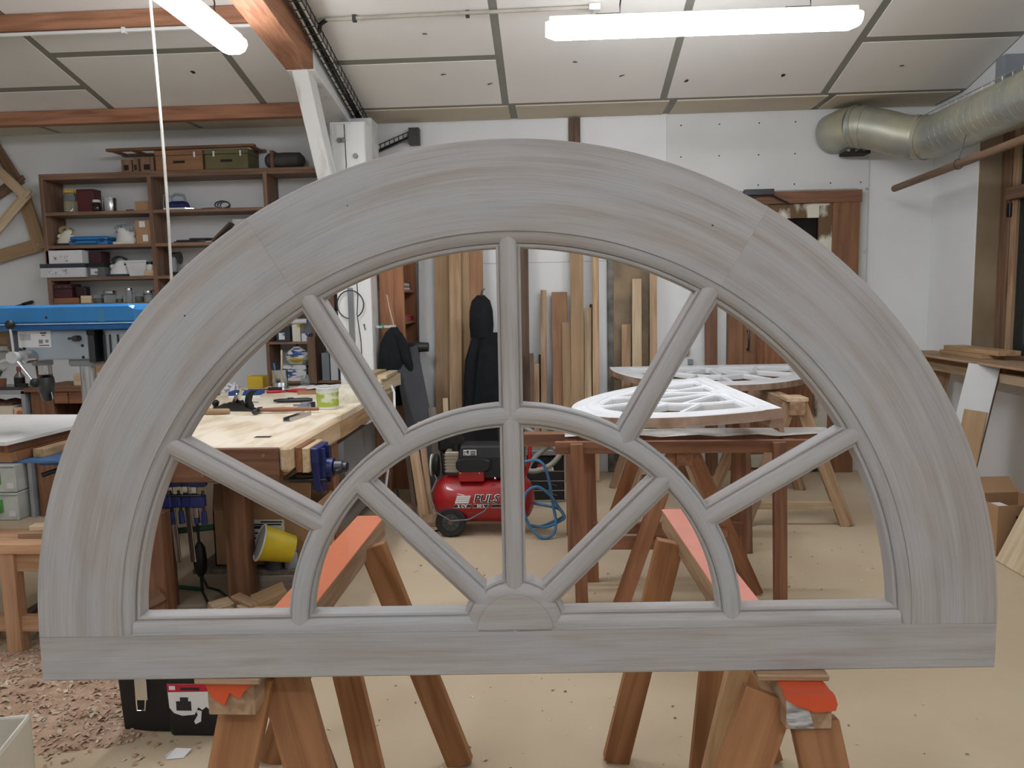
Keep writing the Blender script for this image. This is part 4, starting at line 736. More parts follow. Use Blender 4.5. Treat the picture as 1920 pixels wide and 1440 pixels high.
# bar clamps hanging under the bench front
def clamp(label, x, y, z0, z1, tilt):
    t = thing('bar_clamp', label, 'clamp', (x, y, z1), 0, 'bar clamps hanging below the bench'); t.rotation_euler = (0, tilt, 0)
    bb('bar', -.012, .012, -.005, .005, z0-z1, 0, STEEL, t, .001); bb('sliding_jaw', -.022, .05, -.018, .018, -.13, -.07, NAVY, t, .006); bb('fixed_jaw', -.022, .06, -.018, .018, -.03, .012, NAVY, t, .006)
    part('spindle', MB().cyl((.04, 0, -.15), (.04, 0, -.05), .007, n=8), DSTEEL, t); part('grip', MB().cyl((.04, 0, -.21), (.04, 0, -.15), .015, .012, 10), NAVY, t, smooth=True)
for k, (x, y, z0, z1, tl) in enumerate(((-1.86, 3.46, .38, .73, -.05), (-1.82, 3.47, .33, .73, -.06), (-1.75, 3.48, .33, .73, -.05), (-1.70, 3.47, .55, .73, 0.))):
    clamp(('blue bar clamp hanging leftmost under the bench front', 'longest blue bar clamp hanging under the bench front', 'blue bar clamp hanging third from the left under the bench', 'short blue bar clamp hanging next to the bench leg')[k], x, y, z0, z1, tl)
tag(part('clamp_rail', MB().cyl((-1.95, 3.455, .66), (-1.66, 3.455, .66), .007, n=8), DSTEEL), 'thin steel rod under the bench that the clamps hang on', 'rod')
# green stand with a leg, power socket, boxes and offcuts below the bench
t = thing('roller_stand', 'green steel stand with three arms standing under the bench', 'stand', (-2.12, 3.95, 0))
part('column', MB().cyl((0, 0, .0), (0, 0, .52), .022, n=12), GREEN, t, smooth=True); bb('hub', -.04, .04, -.04, .04, .26, .40, GREEN, t, .006)
for p in ((-.30, -.12, .24), (.62, .15, .36), (-.25, .2, .40)): part('arm', MB().cyl((0, 0, .33), p, .017, n=10), P('green_grey', '#4f7f6d', .5), t, smooth=True)
for a in range(3): part('foot', MB().cyl((0, 0, .03), (.2*cos(a*2.1), .2*sin(a*2.1), .012), .012, n=8), GREEN, t)
t = thing('table_support', 'brown wooden support post with a diagonal foot left of the clamps', 'support', (-1.815, 3.33, 0)); bb('post', -.045, .045, -.04, .04, .0, .62, 'brown', t); bb('foot', -.45, .045, -.045, .04, .0, .06, 'redwood', t); board('diagonal', (.03, -.05, .25), (-.30, -.05, .08), .06, .02, 'oak', t, (0, 0, 1)); bb('panel', -.30, -.05, .04, .06, .42, .70, 'brown', t)
t = thing('power_socket', 'black trailing socket hanging on its cable below the bench', 'socket', (-1.83, 3.75, .0)); part('body', MB().lathe([(.012, .34), (.028, .31), (.034, .24), (.03, .19), (.014, .16)], 14), BLACK, t, smooth=True); part('cable', MB().tube([(0, 0, .34), (-.01, 0, .6), (0, 0, .85)], .007, 6), BLACK, t); part('cable', MB().tube([(0, 0, .17), (.03, 0, .10), (.1, -.02, .09), (.16, 0, .02), (.2, 0, .008)], .007, 6), BLACK, t, smooth=True); part('cable', MB().tube([(0, 0, .17), (-.0, 0, .08), (.03, 0, .008)], .007, 6), BLACK, t)
t = thing('cardboard_box', 'open cardboard box with a white barcode label under the workbench', 'box', (-1.58, 3.86, .176)); bb('side', -.22, .3, 0, .006, 0, .30, CARD, t, 0); bb('side', -.22, .3, .4, .406, 0, .30, CARD, t, 0); bb('side', -.22, -.214, 0, .4, 0, .30, CARD, t, 0); bb('side', .294, .3, 0, .4, 0, .30, CARD, t, 0); bb('bottom', -.22, .3, 0, .4, 0, .006, CARD, t, 0)
part('flap', MB().box(-.22, .3, -.003, .003, 0, .14), CARD, t, (0, .0, .30), (radians(-14), 0, 0))
lb = bb('shipping_label', -.03, .16, -.003, -.001, .13, .25, PAPER, t, 0)
for k, (x0, x1, z) in enumerate(((-.03, .085, .048), (-.08, .02, .015), (-.08, -.03, -.04), (-.08, .02, -.012), (-.08, .08, .034))): bb('print_line', x0, x1, -.0015, -.0008, z-.004, z+.004 if k != 1 else z+.012, PRINT, lb, 0)
t = thing('yellow_bucket', 'tipped yellow and white bucket among rubbish on the bench shelf', 'bucket', (-1.36, 3.79, .29)); t.rotation_euler = Vector((-.8, -.45, .35)).to_track_quat('Z', 'Y').to_euler(); part('shell', MB().lathe([(.07, 0), (.09, .16), (.095, .16), (.095, .165), (.085, .165), (.065, .006), (0, .006)], 22), P('bucket_yellow', '#d8bd1f', .5), t, smooth=True); part('inner_rim', MB().lathe([(.088, .166), (.092, .172), (.096, .166)], 22), WHITE, t, smooth=True)
jar('paint_pot', 'dark paint pot standing on the lower bench shelf', -1.475, .176, .05, .085, DGREY, y=3.835, grp='pots under the bench'); jar('paint_pot', 'blue-topped grey paint pot on the lower bench shelf', -1.385, .176, .035, .09, GREY, P('lid_lightblue', '#5a93b8', .5), y=3.835, grp='pots under the bench')
carton('screw_box', 'white box with red lid on the drawer board under the bench', -1.42, -1.30, 4.6, 5.0, .721, .80, PAPER, P('lid_red', '#8f3a2c', .6), None, 'things under the bench top')
t = thing('paper_stack', 'stack of white papers on the drawer board under the bench edge', 'paper stack', (-1.36, 5.3, .721)); 
for k in range(4): bx('sheet', (0, .01*k, .008+.016*k), (.2, .4, .012), PAPER, t, (0, 0, .04*k-.06), 0)
rnd = random.Random(3)
t0 = None
OFF = [(-1.70, 3.42, 0, .13, .07, .045, .3), (-1.60, 3.40, 0, .16, .08, .05, 1.1), (-1.50, 3.44, 0, .18, .07, .045, -.5), (-1.42, 3.36, 0, .13, .09, .05, .9), (-1.56, 3.55, 0, .15, .08, .06, .2), (-1.36, 3.50, 0, .2, .07, .05, .4), (-1.28, 3.40, 0, .14, .06, .05, -.8), (-1.45, 3.62, 0, .2, .08, .05, 1.3),
       (-1.55, 3.44, .055, .17, .075, .03, -.6), (-1.44, 3.46, .055, .14, .10, .05, .7), (-1.40, 3.55, .11, .16, .12, .028, .5), (-1.50, 3.50, .09, .16, .05, .04, -.6), (-1.36, 3.44, .055, .16, .06, .05, -.3), (-1.62, 3.50, .06, .1, .08, .05, .8), (-1.30, 3.5, .055, .2, .05, .02, .2)]
NM = ('leftmost offcut on the floor by the bench leg', 'flat square-ended offcut second from the left in the pile', 'offcut lying across the front of the pile', 'thick short offcut in the middle of the pile', 'offcut at the back of the pile near the leg', 'long offcut at the bottom right of the pile', 'short offcut at the right end of the pile', 'offcut at the back right under the shelf rail', 'tilted offcut leaning to the right at the front', 'wide block lying upon the middle offcuts', 'pale square board on top of the offcut pile', 'round-edged strip below the pale square board', 'brown offcut beside the wide block', 'small block on the back left of the pile', 'thin strip at the right top of the pile')
for k, (x, y, z, l, w_, h, a) in enumerate(OFF):
    tag(bx('wood_offcut', (x, y, z+h/2+.012), (l, w_, h), ('pine', 'raw', 'mdf', 'dusty')[k % 4], None, (rnd.uniform(-.22, .22) if z else rnd.uniform(-.05, .05), rnd.uniform(-.3, .3) if z else rnd.uniform(-.06, .06), a)), NM[k], 'offcut', 'wood offcuts below the bench')
# ================================================================== DRILL PRESS
dp = thing('drill_press', 'blue and grey pillar drill standing left of the workbench', 'drill press', (-2.25, 3.6, 0))
cov = MB().prism([(-.36, 0), (.33, 0), (.33, .07), (.30, .088), (-.33, .088), (-.36, .07)], -.13, .13, 'y')
part('belt_cover', cov, BLUE, dp, (.0, 0, 1.475), bevel=.012); bb('cover_base', -.345, .315, -.125, .125, 1.445, 1.474, P('blue_dark', '#1f64a8', .35), dp, .006); bb('cover_seam', -.362, .332, -.133, .133, 1.4725, 1.4775, P('seam_white', '#bcd7ea', .3), dp, 0)
part('cover_screw', MB().cyl((-.10, -.131, 1.505), (-.10, -.128, 1.505), .006, n=10), BLACK, dp); bb('faded_band', .15, .18, -.1308, -.1295, 1.482, 1.535, P('band_blue', '#3f86b5', .4), dp, 0)
part('head', MB().prism([(-.28, 1.445), (.065, 1.445), (.065, 1.305), (-.14, 1.305), (-.21, 1.30), (-.28, 1.37)], -.085, .085, 'y'), P('drill_grey', '#a4b1bb', .45, var=.05), dp, bevel=.006); part('front_cheek', MB().prism([(-.335, 1.445), (-.275, 1.445), (-.275, 1.315), (-.30, 1.335), (-.335, 1.38)], -.08, .08, 'y'), P('cheek_grey', '#54575e', .5), dp, bevel=.004)
part('column', MB().cyl((0, 0, 0), (0, 0, 1.44), .036, n=24), STEEL, dp, smooth=True); bb('column_socket', -.06, .07, -.06, .06, 1.27, 1.31, GREY, dp, .008)
bb('motor_bracket', .065, .095, -.09, .09, 1.29, 1.42, DSTEEL, dp); part('motor', MB().cyl((.19, 0, 1.25), (.19, 0, 1.44), .085, n=24), P('drill_grey', '#a4b1bb', .45, var=.05), dp, smooth=True)
for a in range(7): part('motor_fin', MB().box(.19+.086*cos(pi+a*.45-.9)-.004, .19+.086*cos(pi+a*.45-.9)+.004, .086*sin(pi+a*.45-.9)-.004, .086*sin(pi+a*.45-.9)+.004, 1.27, 1.42), DGREY, dp)
bb('black_bracket', .06, .10, -.092, -.02, 1.42, 1.445, BLACK, dp)
lab = bb('rating_plate', -.275, -.115, -.0875, -.0855, 1.365, 1.443, PAPER, dp, 0); lab.name = 'rating_plate'
for k, (x, z, w_, h) in enumerate(((.045, .028, .03, .006), (.045, .018, .018, .004), (.03, -.012, .02, .018), (.06, -.01, .015, .014), (-.045, .01, .055, .03), (.045, -.03, .05, .004))): bb('print_mark', x-w_/2, x+w_/2, -.0017, -.0009, z-h/2, z+h/2, (PRINT, PRINT, GREY, GREY, P('faint_print', '#c9cacc', .7), PRINT)[k], lab, 0)
part('lock_knob', MB().cyl((.02, -.085, 1.405), (.02, -.12, 1.405), .014, n=12).cyl((-.015, -.11, 1.405), (.045, -.11, 1.405), .006, n=8), DSTEEL, dp, smooth=True); part('stop_button', MB().cyl((-.335, -.03, 1.395), (-.36, -.03, 1.395), .022, n=14), P('button_red', '#c23a33', .4), dp, smooth=True)
for x, z in ((-.25, 1.36), (.035, 1.37), (.035, 1.315)): part('set_screw', MB().cyl((x, -.088, z), (x, -.084, z), .007, n=10), BLACK, dp)
fd = part('feed_hub', MB().cyl((-.215, -.085, 1.322), (-.215, -.16, 1.322), .032, n=22), STEEL, dp, smooth=True); part('hub_face', MB().cyl((-.245, -.16, 1.325), (-.245, -.185, 1.325), .027, n=22), P('hub_white', '#d9dbde', .4), dp, smooth=True)
for p1 in ((-.245, -.175, 1.475), (-.40, -.175, 1.285), (-.15, -.175, 1.205)):
    sp = part('feed_spoke', MB().cyl((-.24, -.172, 1.325), p1, .006, n=10), CHROME, dp, smooth=True); part('ball_knob', MB().lathe([(0, -.022), (.014, -.018), (.022, -.004), (.02, .01), (.012, .02), (0, .022)], 14, p1), BLACK, sp, smooth=True)
part('quill', MB().cyl((-.215, 0, 1.23), (-.215, 0, 1.31), .03, n=18), STEEL, dp, smooth=True); part('quill_collar', MB().cyl((-.225, -.0, 1.275), (-.225, 0, 1.31), .045, n=18), GREY, dp, smooth=True)
part('chuck', MB().lathe([(.018, 1.25), (.018, 1.225), (.034, 1.215), (.037, 1.19), (.037, 1.145), (.03, 1.135), (.026, 1.115), (.016, 1.10)], 20, (-.215, 0, 0)), DSTEEL, dp, smooth=True); part('chuck_key', MB().cyl((-.175, -.02, 1.11), (-.18, -.02, 1.145), .003, n=6), STEEL, dp)
part('table_bracket', MB().cyl((0, 0, .74), (0, 0, .83), .06, n=20).box(-.25, .0, -.05, .05, .79, .83), P('table_blue', '#4d78a8', .5), dp, smooth=True); part('table_lock', MB().cyl((-.06, -.05, .80), (-.20, -.11, .755), .009, .012, 10), BLACK, dp, smooth=True)
bb('work_table', -.40, .02, -.20, .20, .832, .846, P('table_blue', '#4d78a8', .5), dp)
bb('base', -.35, .12, -.16, .16, 0, .04, GREY, dp, .01)
t = thing('drill_table_board', 'white melamine board on a wooden frame mounted as the drill table', 'board', (-2.83, 3.72, .8465), radians(-4)); bb('frame_rail', -.40, .36, -.34, -.30, 0, .045, 'fibre', t); bb('frame_rail', -.40, .36, .26, .30, 0, .045, 'fibre', t); bb('frame_end', .32, .36, -.30, .26, 0, .045, 'orangewood', t); bb('fence_rail', .37, .43, -.22, .34, 0, .04, 'pine', t); bb('board', -.42, .39, -.40, .42, .088, .108, WHITE, t); bb('riser', .30, .345, -.34, .32, .045, .088, 'brown', t); bb('riser', -.36, -.30, -.34, .32, .045, .088, 'pine', t); bb('stop_block', .36, .40, .28, .33, .045, .13, 'fibre', t)
# ================================================================== LEFT BACKGROUND STORE
st = thing('metal_shelving', 'grey metal shelving behind the drill press at the left edge', 'shelving', (0, 5.4, 0))
for z in (.42, .70, .925): bb('shelf_plate', -4.9, -3.87, 0, .45, z, z+.03, P('shelf_grey', '#a2a5a8', .5), st)
for x in (-4.9, -3.90): bb('upright', x, x+.03, 0, .45, 0, .95, P('shelf_grey', '#a2a5a8', .5), st)
cbm = thing('wooden_cabinet', 'old brown wooden cabinet with open compartment behind the drill press', 'cabinet', (-3.84, 5.42, 0)); bb('side', 0, .17, 0, .45, 0, .94, 'brown', cbm); bb('side', .62, .66, 0, .45, 0, .94, 'brown', cbm); bb('top', -.03, .70, -.03, .47, .94, .97, 'brown', cbm); bb('back', .17, .62, .42, .45, 0, .94, 'dark', cbm); bb('floor_board', .17, .62, 0, .42, .30, .33, 'brown', cbm)
for k in range(4): bb('drawer_front', .18+k*.112, .285+k*.112, -.005, .02, .85, .935, 'redwood', cbm)
t = thing('wall_bin_shelf', 'tan wooden shelf with a steel tube at the left edge of the picture', 'shelf', (-4.75, 6.35, 1.18)); bb('board', -.3, .26, 0, .3, .22, .26, 'mdf', t); part('tube', MB().cyl((-.3, -.02, .03), (.12, -.02, .03), .035, n=16), STEEL, t, smooth=True); part('bracket', MB().prism([(.18, .22), (.24, .22), (.12, .04), (.12, -.02), (.15, .02)], .0, .03, 'y'), 'pine' and wood('pine', 2), t); bb('back', -.3, .26, .3, .32, -.02, .24, 'mdf', t)
t = thing('black_bottle', 'half-filled dark bottle with a red cap on the metal shelving', 'bottle', (-3.97, 5.5, .956)); part('glass', MB().lathe([(.034, 0), (.036, .006), (.036, .09), (.015, .12), (.013, .14)], 16), P('ink_glass', '#c9c9c2', .2, col2='#15130f', scale=.01), t, smooth=True); part('liquid', MB().lathe([(.0362, .004), (.0366, .085), (.0, .086)], 16), P('ink_black', '#0f0d0d', .3), t, smooth=True); part('cap', MB().cyl((0, 0, .135), (0, 0, .165), .017, .014, 12), P('cap_wine', '#8f3440', .5), t, smooth=True)
t = thing('potted_plant', 'little green plant in a pot on the metal shelving at the left edge', 'plant', (-4.13, 5.5, .956)); part('pot', MB().lathe([(.04, 0), (.05, .07), (.052, .075)], 14), P('terracotta', '#8f5a42', .8), t, smooth=True)
for k in range(12): a = k*2.4; part('leaf', MB().add([(0, 0, .07), (.03*cos(a)-.012*sin(a), .03*sin(a)+.012*cos(a), .13), (.075*cos(a), .075*sin(a), .15+.02*sin(k)), (.03*cos(a)+.012*sin(a), .03*sin(a)-.012*cos(a), .13)], [(0, 1, 2, 3)]), P('leaf_green', '#4d7350', .6), t)
t = thing('tool_tray', 'flat dark tray lying on the metal shelving by the bottle', 'tray', (-3.99, 5.43, .956)); bb('tray', -.16, .13, -.02, .03, 0, .02, DGREY, t); bb('lever', .05, .12, -.015, .02, .02, .045, BLACK, t)
t = thing('orange_pot', 'small orange pot with a dark box behind it on the cabinet', 'pot', (-3.79, 5.5, .971)); part('pot', MB().lathe([(.03, 0), (.034, .07), (.03, .075)], 14), P('pot_orange', '#c05a34', .6), t, smooth=True)
t = thing('picture_holder', 'dark open frame standing behind the orange pot on the cabinet', 'frame', (-3.80, 5.62, .971)); board('panel', (-.05, 0, .0), (-.065, 0, .19), .12, .015, 'dark', t)
t = thing('packing_box', 'tan box with a small dark logo standing on the wooden cabinet', 'box', (-3.45, 5.55, .971)); bb('body', -.12, .17, -.03, .2, 0, .085, 'raw', t); bb('logo', .05, .085, -.032, -.03, .02, .065, BLACK, t, 0); bb('logo_face', .055, .08, -.0325, -.0318, .03, .055, PAPER, t, 0)
t = thing('cardboard_box', 'tall tan open carton behind the drill column on the cabinet', 'box', (-3.42, 5.75, .971)); bb('body', -.2, .2, 0, .2, 0, .26, 'mdf', t); bb('inner_wall', -.19, .18, -.002, .0, .09, .25, 'fibre', t, 0)
t = thing('parts_carton', 'cream carton with printed lines full of rags on the metal shelving', 'box', (-4.12, 5.42, .731)); bb('carton', -.20, .14, -.01, .3, 0, .105, P('carton_cream', '#dcd2bf', .7), t)
for k in range(3): bb('print_line', -.10, .02, -.012, -.0105, .06-.014*k, .064-.014*k, PRINT, t, 0)
part('rags', MB().loft([[(x, .14+.12*cos(a), .10+.035*(1+.4*sin(x*40))*sin(a)) for a in [2*pi*i/10 for i in range(10)]] for x in [-.18+.036*j for j in range(9)]]), P('rag_mix', '#4a4340', .9, col2='#a3644a', scale=12, lo=.4, hi=.6), t, smooth=True)
t = thing('parts_carton', 'small carton with an orange fruit print beside the rag carton', 'box', (-3.925, 5.42, .731)); bb('carton', -.045, .045, -.012, .2, 0, .095, P('carton_peach', '#e0c3a4', .7), t); part('fruit_print', MB().cyl((0, -.0135, .05), (0, -.0118, .05), .024, n=16), P('fruit_orange', '#c9764f', .7), t)
for k, z in enumerate((0, .21)):
    t = thing('system_case', ('lower white tool case with green latch under the metal shelving', 'upper white tool case with green latch under the metal shelving')[k], 'case', (-4.10, 5.42, z+.001), 0, 'stacked white tool cases'); bb('body', -.30, .16, -.10, .3, 0, .205, P('case_white', '#d3d8d2', .5), t, .006); bb('latch', .005, .05, -.112, -.099, .06, .16, P('latch_green', '#5aa84a', .45), t, .004); bb('label_field', -.25, -.06, -.1015, -.0995, .05, .15, P('field_print', '#c4cabf', .6, col2='#5e665c', scale=16, lo=.34, hi=.4), t, 0); bb('rib', -.30, .16, -.103, -.1, .185, .192, P('case_edge', '#9aa398', .5), t, 0); bb('side_label', .09, .14, -.1015, -.0995, .03, .07, PAPER, t, 0)
# stool in the left foreground
t = thing('saw_stool', 'low light wood stool with wood scraps on it at the left edge', 'stool', (-2.42, 3.30, 0))
bb('top', -.34, .25, -.12, .12, .47, .515, 'stool', t)
for x, y in ((-.02, -.08), (-.28, -.08), (.2, .08), (-.28, .08)): bb('leg', x-.033, x+.033, y-.03, y+.03, 0, .47, 'stool', t)
bb('lower_rail', -.26, .22, -.09, -.05, .10, .17, 'stool', t); bb('upper_rail', -.26, .22, -.09, -.06, .38, .47, 'stool', t); bb('side_rail', -.01, .03, -.05, .1, .12, .18, 'dark', t)
for k, (x, y, z, l, m, lb) in enumerate(((-2.37, 3.29, .5155, .12, 'dusty', 'lower grey wood scrap lying on the stool'), (-2.34, 3.32, .5415, .11, 'raw', 'upper pale wood scrap lying on the stool'), (-2.33, 3.385, .5155, .1, None, 'light blue sponge block lying on the stool'))):
    tag(bx('wood_scrap', (x, y, z+.0125), (l, .055, .025), m or P('sponge_blue', '#6ea4cf', .8), None, (0, 0, .15*k)), lb, 'scrap' if m else 'sponge', 'bits on the stool')
# black toolbox on the floor
t = thing('tool_chest', 'black plastic toolbox with a torn red and white sticker on the floor', 'toolbox', (-1.40, 2.69, 0))
PB = P('black_box', '#141517', .5, var=.1)
part('body', MB().loft([[(-.20*k, -.11*k, z), (-.01*k, -.11*k, z), (.0, -.135*k, z), (.20*k, -.135*k, z), (.20*k, .13, z), (-.2*k, .13, z)] for z, k in ((0, .93), (.02, .95), (.27, 1.))]), PB, t, bevel=.006); bb('lid', -.205, .205, -.142, .135, .272, .33, PB, t, .01); bb('carry_handle', -.10, .10, -.02, .03, .33, .365, PB, t, .008)
part('latch', MB().box(-.125, -.08, -.128, -.105, .135, .215), CHROME, t, bevel=.002); part('latch_wire', MB().tube([(-.12, -.128, .145), (-.118, -.13, .10), (-.09, -.13, .10), (-.085, -.128, .145)], .003, 6), CHROME, t)
bb('latch_plate', .15, .19, -.15, -.135, .20, .28, PB, t)
stk = part('sticker', MB().prism([(.0, .265), (.155, .265), (.157, .20), (.15, .17), (.14, .18), (.125, .168), (.11, .178), (.095, .15), (.05, .145), (.02, .155), (.004, .175)], -.1385, -.1368, 'y'), PAPER, t, (0, .004, -.062))
part('red_band', MB().prism([(.0, .265), (.155, .265), (.157, .238), (.0, .234)], -.1392, -.1384, 'y'), PRINTR, stk); part('white_mark', MB().box(.008, .03, -.1398, -.1391, .243, .258), PAPER, stk); part('black_mark', MB().box(.05, .12, -.1398, -.1391, .242, .252), PRINT, stk)
part('drawn_machine', MB().box(.03, .085, -.1394, -.1384, .165, .20).box(.045, .075, -.1394, -.1384, .20, .215), PRINT, stk)
part('torn_paper', MB().prism([(.095, .05), (.115, .06), (.12, .10), (.098, .105), (.105, .085), (.09, .06)], -.1375, -.135, 'y'), PAPER, t, (0, .006, 0)); part('torn_paper', MB().prism([(.05, .095), (.065, .098), (.062, .115), (.05, .112)], -.1375, -.135, 'y'), PAPER, t, (0, .006, 0))
# white open box bottom left
t = thing('waste_box', 'white open-topped box at the bottom left corner', 'box', (-1.77, 1.924, 0), radians(14)); WB = P('box_offwhite', '#d8d2c2', .7, var=.06)
bb('side', -.3, .2, -.2, -.19, 0, .30, WB, t); bb('side', -.3, .2, .19, .2, 0, .30, WB, t); bb('side', .19, .2, -.2, .2, 0, .30, WB, t); bb('side', -.3, -.29, -.2, .2, 0, .30, WB, t); bb('bottom', -.3, .2, -.2, .2, 0, .01, WB, t); part('rim', MB().tube([(-.295, -.195, .302), (.195, -.195, .302), (.195, .195, .302), (-.295, .195, .302)], .007, 6, True), P('rim_white', '#e5e2d8', .6), t)
t = thing('paper_scrap', 'folded white paper scrap on the floor in front of the toolbox', 'paper', (-1.32, 2.42, .0)); part('fold', MB().add([(-.03, 0, .002), (.03, .01, .002), (.04, .05, .012), (-.01, .04, .02), (-.03, .0, .018)], [(0, 1, 2, 3), (0, 3, 4)]), PAPER, t)
# ================================================================== BACK WALL: BOARDS, BOOKCASE, COATS
LP = P('white_laminate', '#d3d6d6', .5, var=.03)
def lean(name, label, x, w_, zt, mat, dx=0., yb=6.42, t_=.024, yt=6.74, cat='board'):
    return tag(board(name, (x-dx, yb, .002), (x+dx*.3, yt, zt), w_, t_, mat), label, cat, 'boards leaning on the back wall')
for a in ((('white_panel', 'tall white laminate panel leaning on the back wall right of the bookcase', -1.055, .22, 2.30, LP, 0, 6.52, .018, 6.775)),
          ('plank', 'leftmost tall tan board leaning on the back wall', -.955, .13, 2.34, 'mdf', 0, 6.46),
          ('plank', 'tall pale plank leaning in front of the tan boards behind the coat', -.835, .105, 2.18, 'pine', 0, 6.36, .026, 6.69),
          ('plank', 'tall tan board just right of the pale plank', -.755, .08, 2.36, 'mdf', 0, 6.44), ('plank', 'wide light brown board behind the hooded coat', -.665, .13, 2.32, 'fibre', 0, 6.46),
          ('batten', 'narrow pine batten right of the central glazing bar', -.362, .033, 2.2, 'pine'), ('batten', 'narrow yellowish batten second right of the central glazing bar', -.312, .04, 2.3, 'oak', .004), ('plank', 'grey-brown rough plank beside the narrow battens', -.245, .075, 2.35, 'dark'),
          ('offcut_board', 'short brown board in front of the rough plank', -.215, .085, 1.08, 'oak', 0, 6.36, .024, 6.62), ('offcut_board', 'shorter dusty board beside the short brown board', -.155, .055, .99, 'dusty', 0, 6.36, .024, 6.62), ('batten', 'short thin batten at the foot of the tall brown stick', -.118, .03, 1.06, 'dark', 0, 6.38),
          ('batten', 'brown stick standing alone against the white wall', -.085, .05, 1.62, 'dusty', .01), ('plank', 'orange-brown hardboard strip with slanted top', .055, .135, 1.60, 'fibre'),
          ('plank', 'short tan board overlapping the orange-brown strip', .125, .105, 1.34, 'mdf', 0, 6.38, .02, 6.66), ('plank', 'tall tan board reaching up behind the frame rim', .205, .11, 2.3, 'mdf', .01, 6.43), ('batten', 'knotty batten with white paint splashes', .295, .06, 1.46, 'raw', .015), ('batten', 'dark strip behind the knotty batten', .332, .03, 1.49, 'dark', 0, 6.5, .02, 6.76), ('batten', 'tall yellow pine batten', .365, .055, 2.3, 'pine', .02),
          ('batten', 'paint-splashed short plank before the bare masonry patch', .625, .08, 1.31, 'dusty', .02, 6.48), ('batten', 'pinkish batten leaning on the bare masonry patch', .715, .08, 1.70, 'raw', .02, 6.48), ('batten', 'tall pale batten at the right side of the masonry patch', .855, .06, 2.2, 'pine', .015, 6.5, .024, 6.752), ('plank', 'brown plank standing alone left of the door', 1.345, .105, 2.1, 'brown', 0, 6.6)):
    lean(*a)
tag(bb('wall_block', 1.06, 1.18, 6.76, 6.799, 1.04, 1.10, P('tan_tape', '#b79c62', .7)), 'tan block fixed on the white wall near the masonry patch', 'block')
tag(bb('wall_socket', 1.17, 1.21, 6.76, 6.799, .95, 1.0, GREY), 'little grey socket on the wall above the far white frame', 'socket')
bc = thing('bookcase', 'narrow orange-brown bookcase standing sideways right of the post', 'bookcase', (-1.40, 6.2, 0))
bb('end_panel', 0, .20, 0, .026, 0, 2.15, 'orangewood', bc); bb('end_panel', 0, .20, .55, .576, 0, 2.15, 'orangewood', bc); bb('back_panel', 0, .015, .026, .55, 0, 2.15, 'redwood', bc)
for z in (.02, .42, .80, 1.06, 1.36, 1.62, 2.1): bb('shelf_board', .015, .19, .026, .55, z, z+.022, 'orangewood', bc)
t = thing('paper_stack', 'stack of grey papers on the upper shelf of the bookcase', 'paper stack', (-1.3, 6.48, 1.642)); 
for k in range(3): bx('sheet', (0, .01*k, .01+.018*k), (.14, .3, .016), (PAPER, GREY, PAPER)[k], t, (0, 0, .03*k), 0)
t = thing('red_box', 'flat red box on the middle shelf of the bookcase', 'box', (-1.295, 6.48, 1.382)); bb('body', -.07, .08, -.2, .2, 0, .04, RED, t); bb('lid', -.072, .082, -.202, .202, .04, .055, P('lid_red2', '#b5272a', .5), t)
t = thing('cordless_drill', 'dark power tool with white sticker sticking out of the bookcase', 'power tool', (-1.27, 6.42, 1.082)); bb('battery', -.09, .06, -.05, .05, 0, .04, DGREY, t, .006); bb('body', -.1, .1, -.045, .045, .04, .115, P('tool_navy', '#2b333d', .5), t, .012); part('nose', MB().cyl((.1, 0, .08), (.22, 0, .08), .045, .038, 16), DGREY, t, smooth=True); bb('sticker', -.01, .045, -.0465, -.0445, .05, .10, PAPER, t, 0); part('strap', MB().tube([(-.05, -.05, .03), (-.06, -.06, .09), (-.03, -.06, .12), (-.02, -.05, .04)], .006, 6), PAPER, t)
def coat(label, x, y, rings, nf, amp, parts=()):
    t = thing('hanging_coat', label, 'coat', (x, y, 0), 0); R = []
    for z, cx, rx, ry in rings:
        R.append([(cx+rx*cos(a)*(1+amp*sin(nf*a+z*3)), ry*sin(a)*(1+amp*sin(nf*a+1+z*5)), z) for a in [2*pi*i/36 for i in range(36)]])
    part('cloth_body', MB().loft(R), CLOTH, t, smooth=True)
    return t
c = coat('black jacket hanging on the right side of the white post', -1.285, 6.09, ((.72, .0, .10, .055), (.85, .0, .11, .065), (1.0, .0, .11, .065), (1.12, .0, .105, .065), (1.22, .005, .09, .06), (1.30, .01, .06, .045), (1.345, .02, .025, .02)), 7, .10)
part('sleeve', MB().tube([(.05, -.02, 1.29), (.09, -.03, 1.2), (.12, -.03, 1.08), (.155, -.03, .99)], [.035, .042, .038, .03], 10), CLOTH, c, smooth=True); part('hanging_loop', MB().tube([(-.03, 0, 1.60), (-.015, 0, 1.5), (.02, 0, 1.34)], .005, 6), P('cord_tan', '#cfc2ab', .7), c)
for z in (.93, .90): part('press_stud', MB().lathe([(.006, 0), (.004, .003)], 8, (-.05, -.069, z), Matrix.Rotation(pi/2, 3, 'X')), STEEL, c)
part('green_hook', MB().tube([(-.10, 0, 1.36), (-.07, -.02, 1.37), (-.06, -.03, 1.33)], .006, 6), P('hook_green', '#3f8f6a', .5), c); part('wall_peg', MB().box(-.13, .03, .0, .02, 1.34, 1.36), P('peg_white', '#cfd6d2', .6), c)
c = coat('long black hooded coat hanging in front of the tall boards', -.525, 6.28, ((.55, 0, .20, .07), (.75, 0, .19, .07), (.95, 0, .17, .065), (1.15, 0, .145, .065), (1.28, 0, .12, .06)), 6, .08)
part('hood', MB().loft([[(-.06+rx*cos(a), -.01+ry*sin(a), z) for a in [2*pi*i/20 for i in range(20)]] for z, rx, ry in ((1.24, .09, .06), (1.34, .10, .075), (1.46, .095, .075), (1.54, .075, .06), (1.585, .03, .03))]), CLOTH, c, smooth=True)
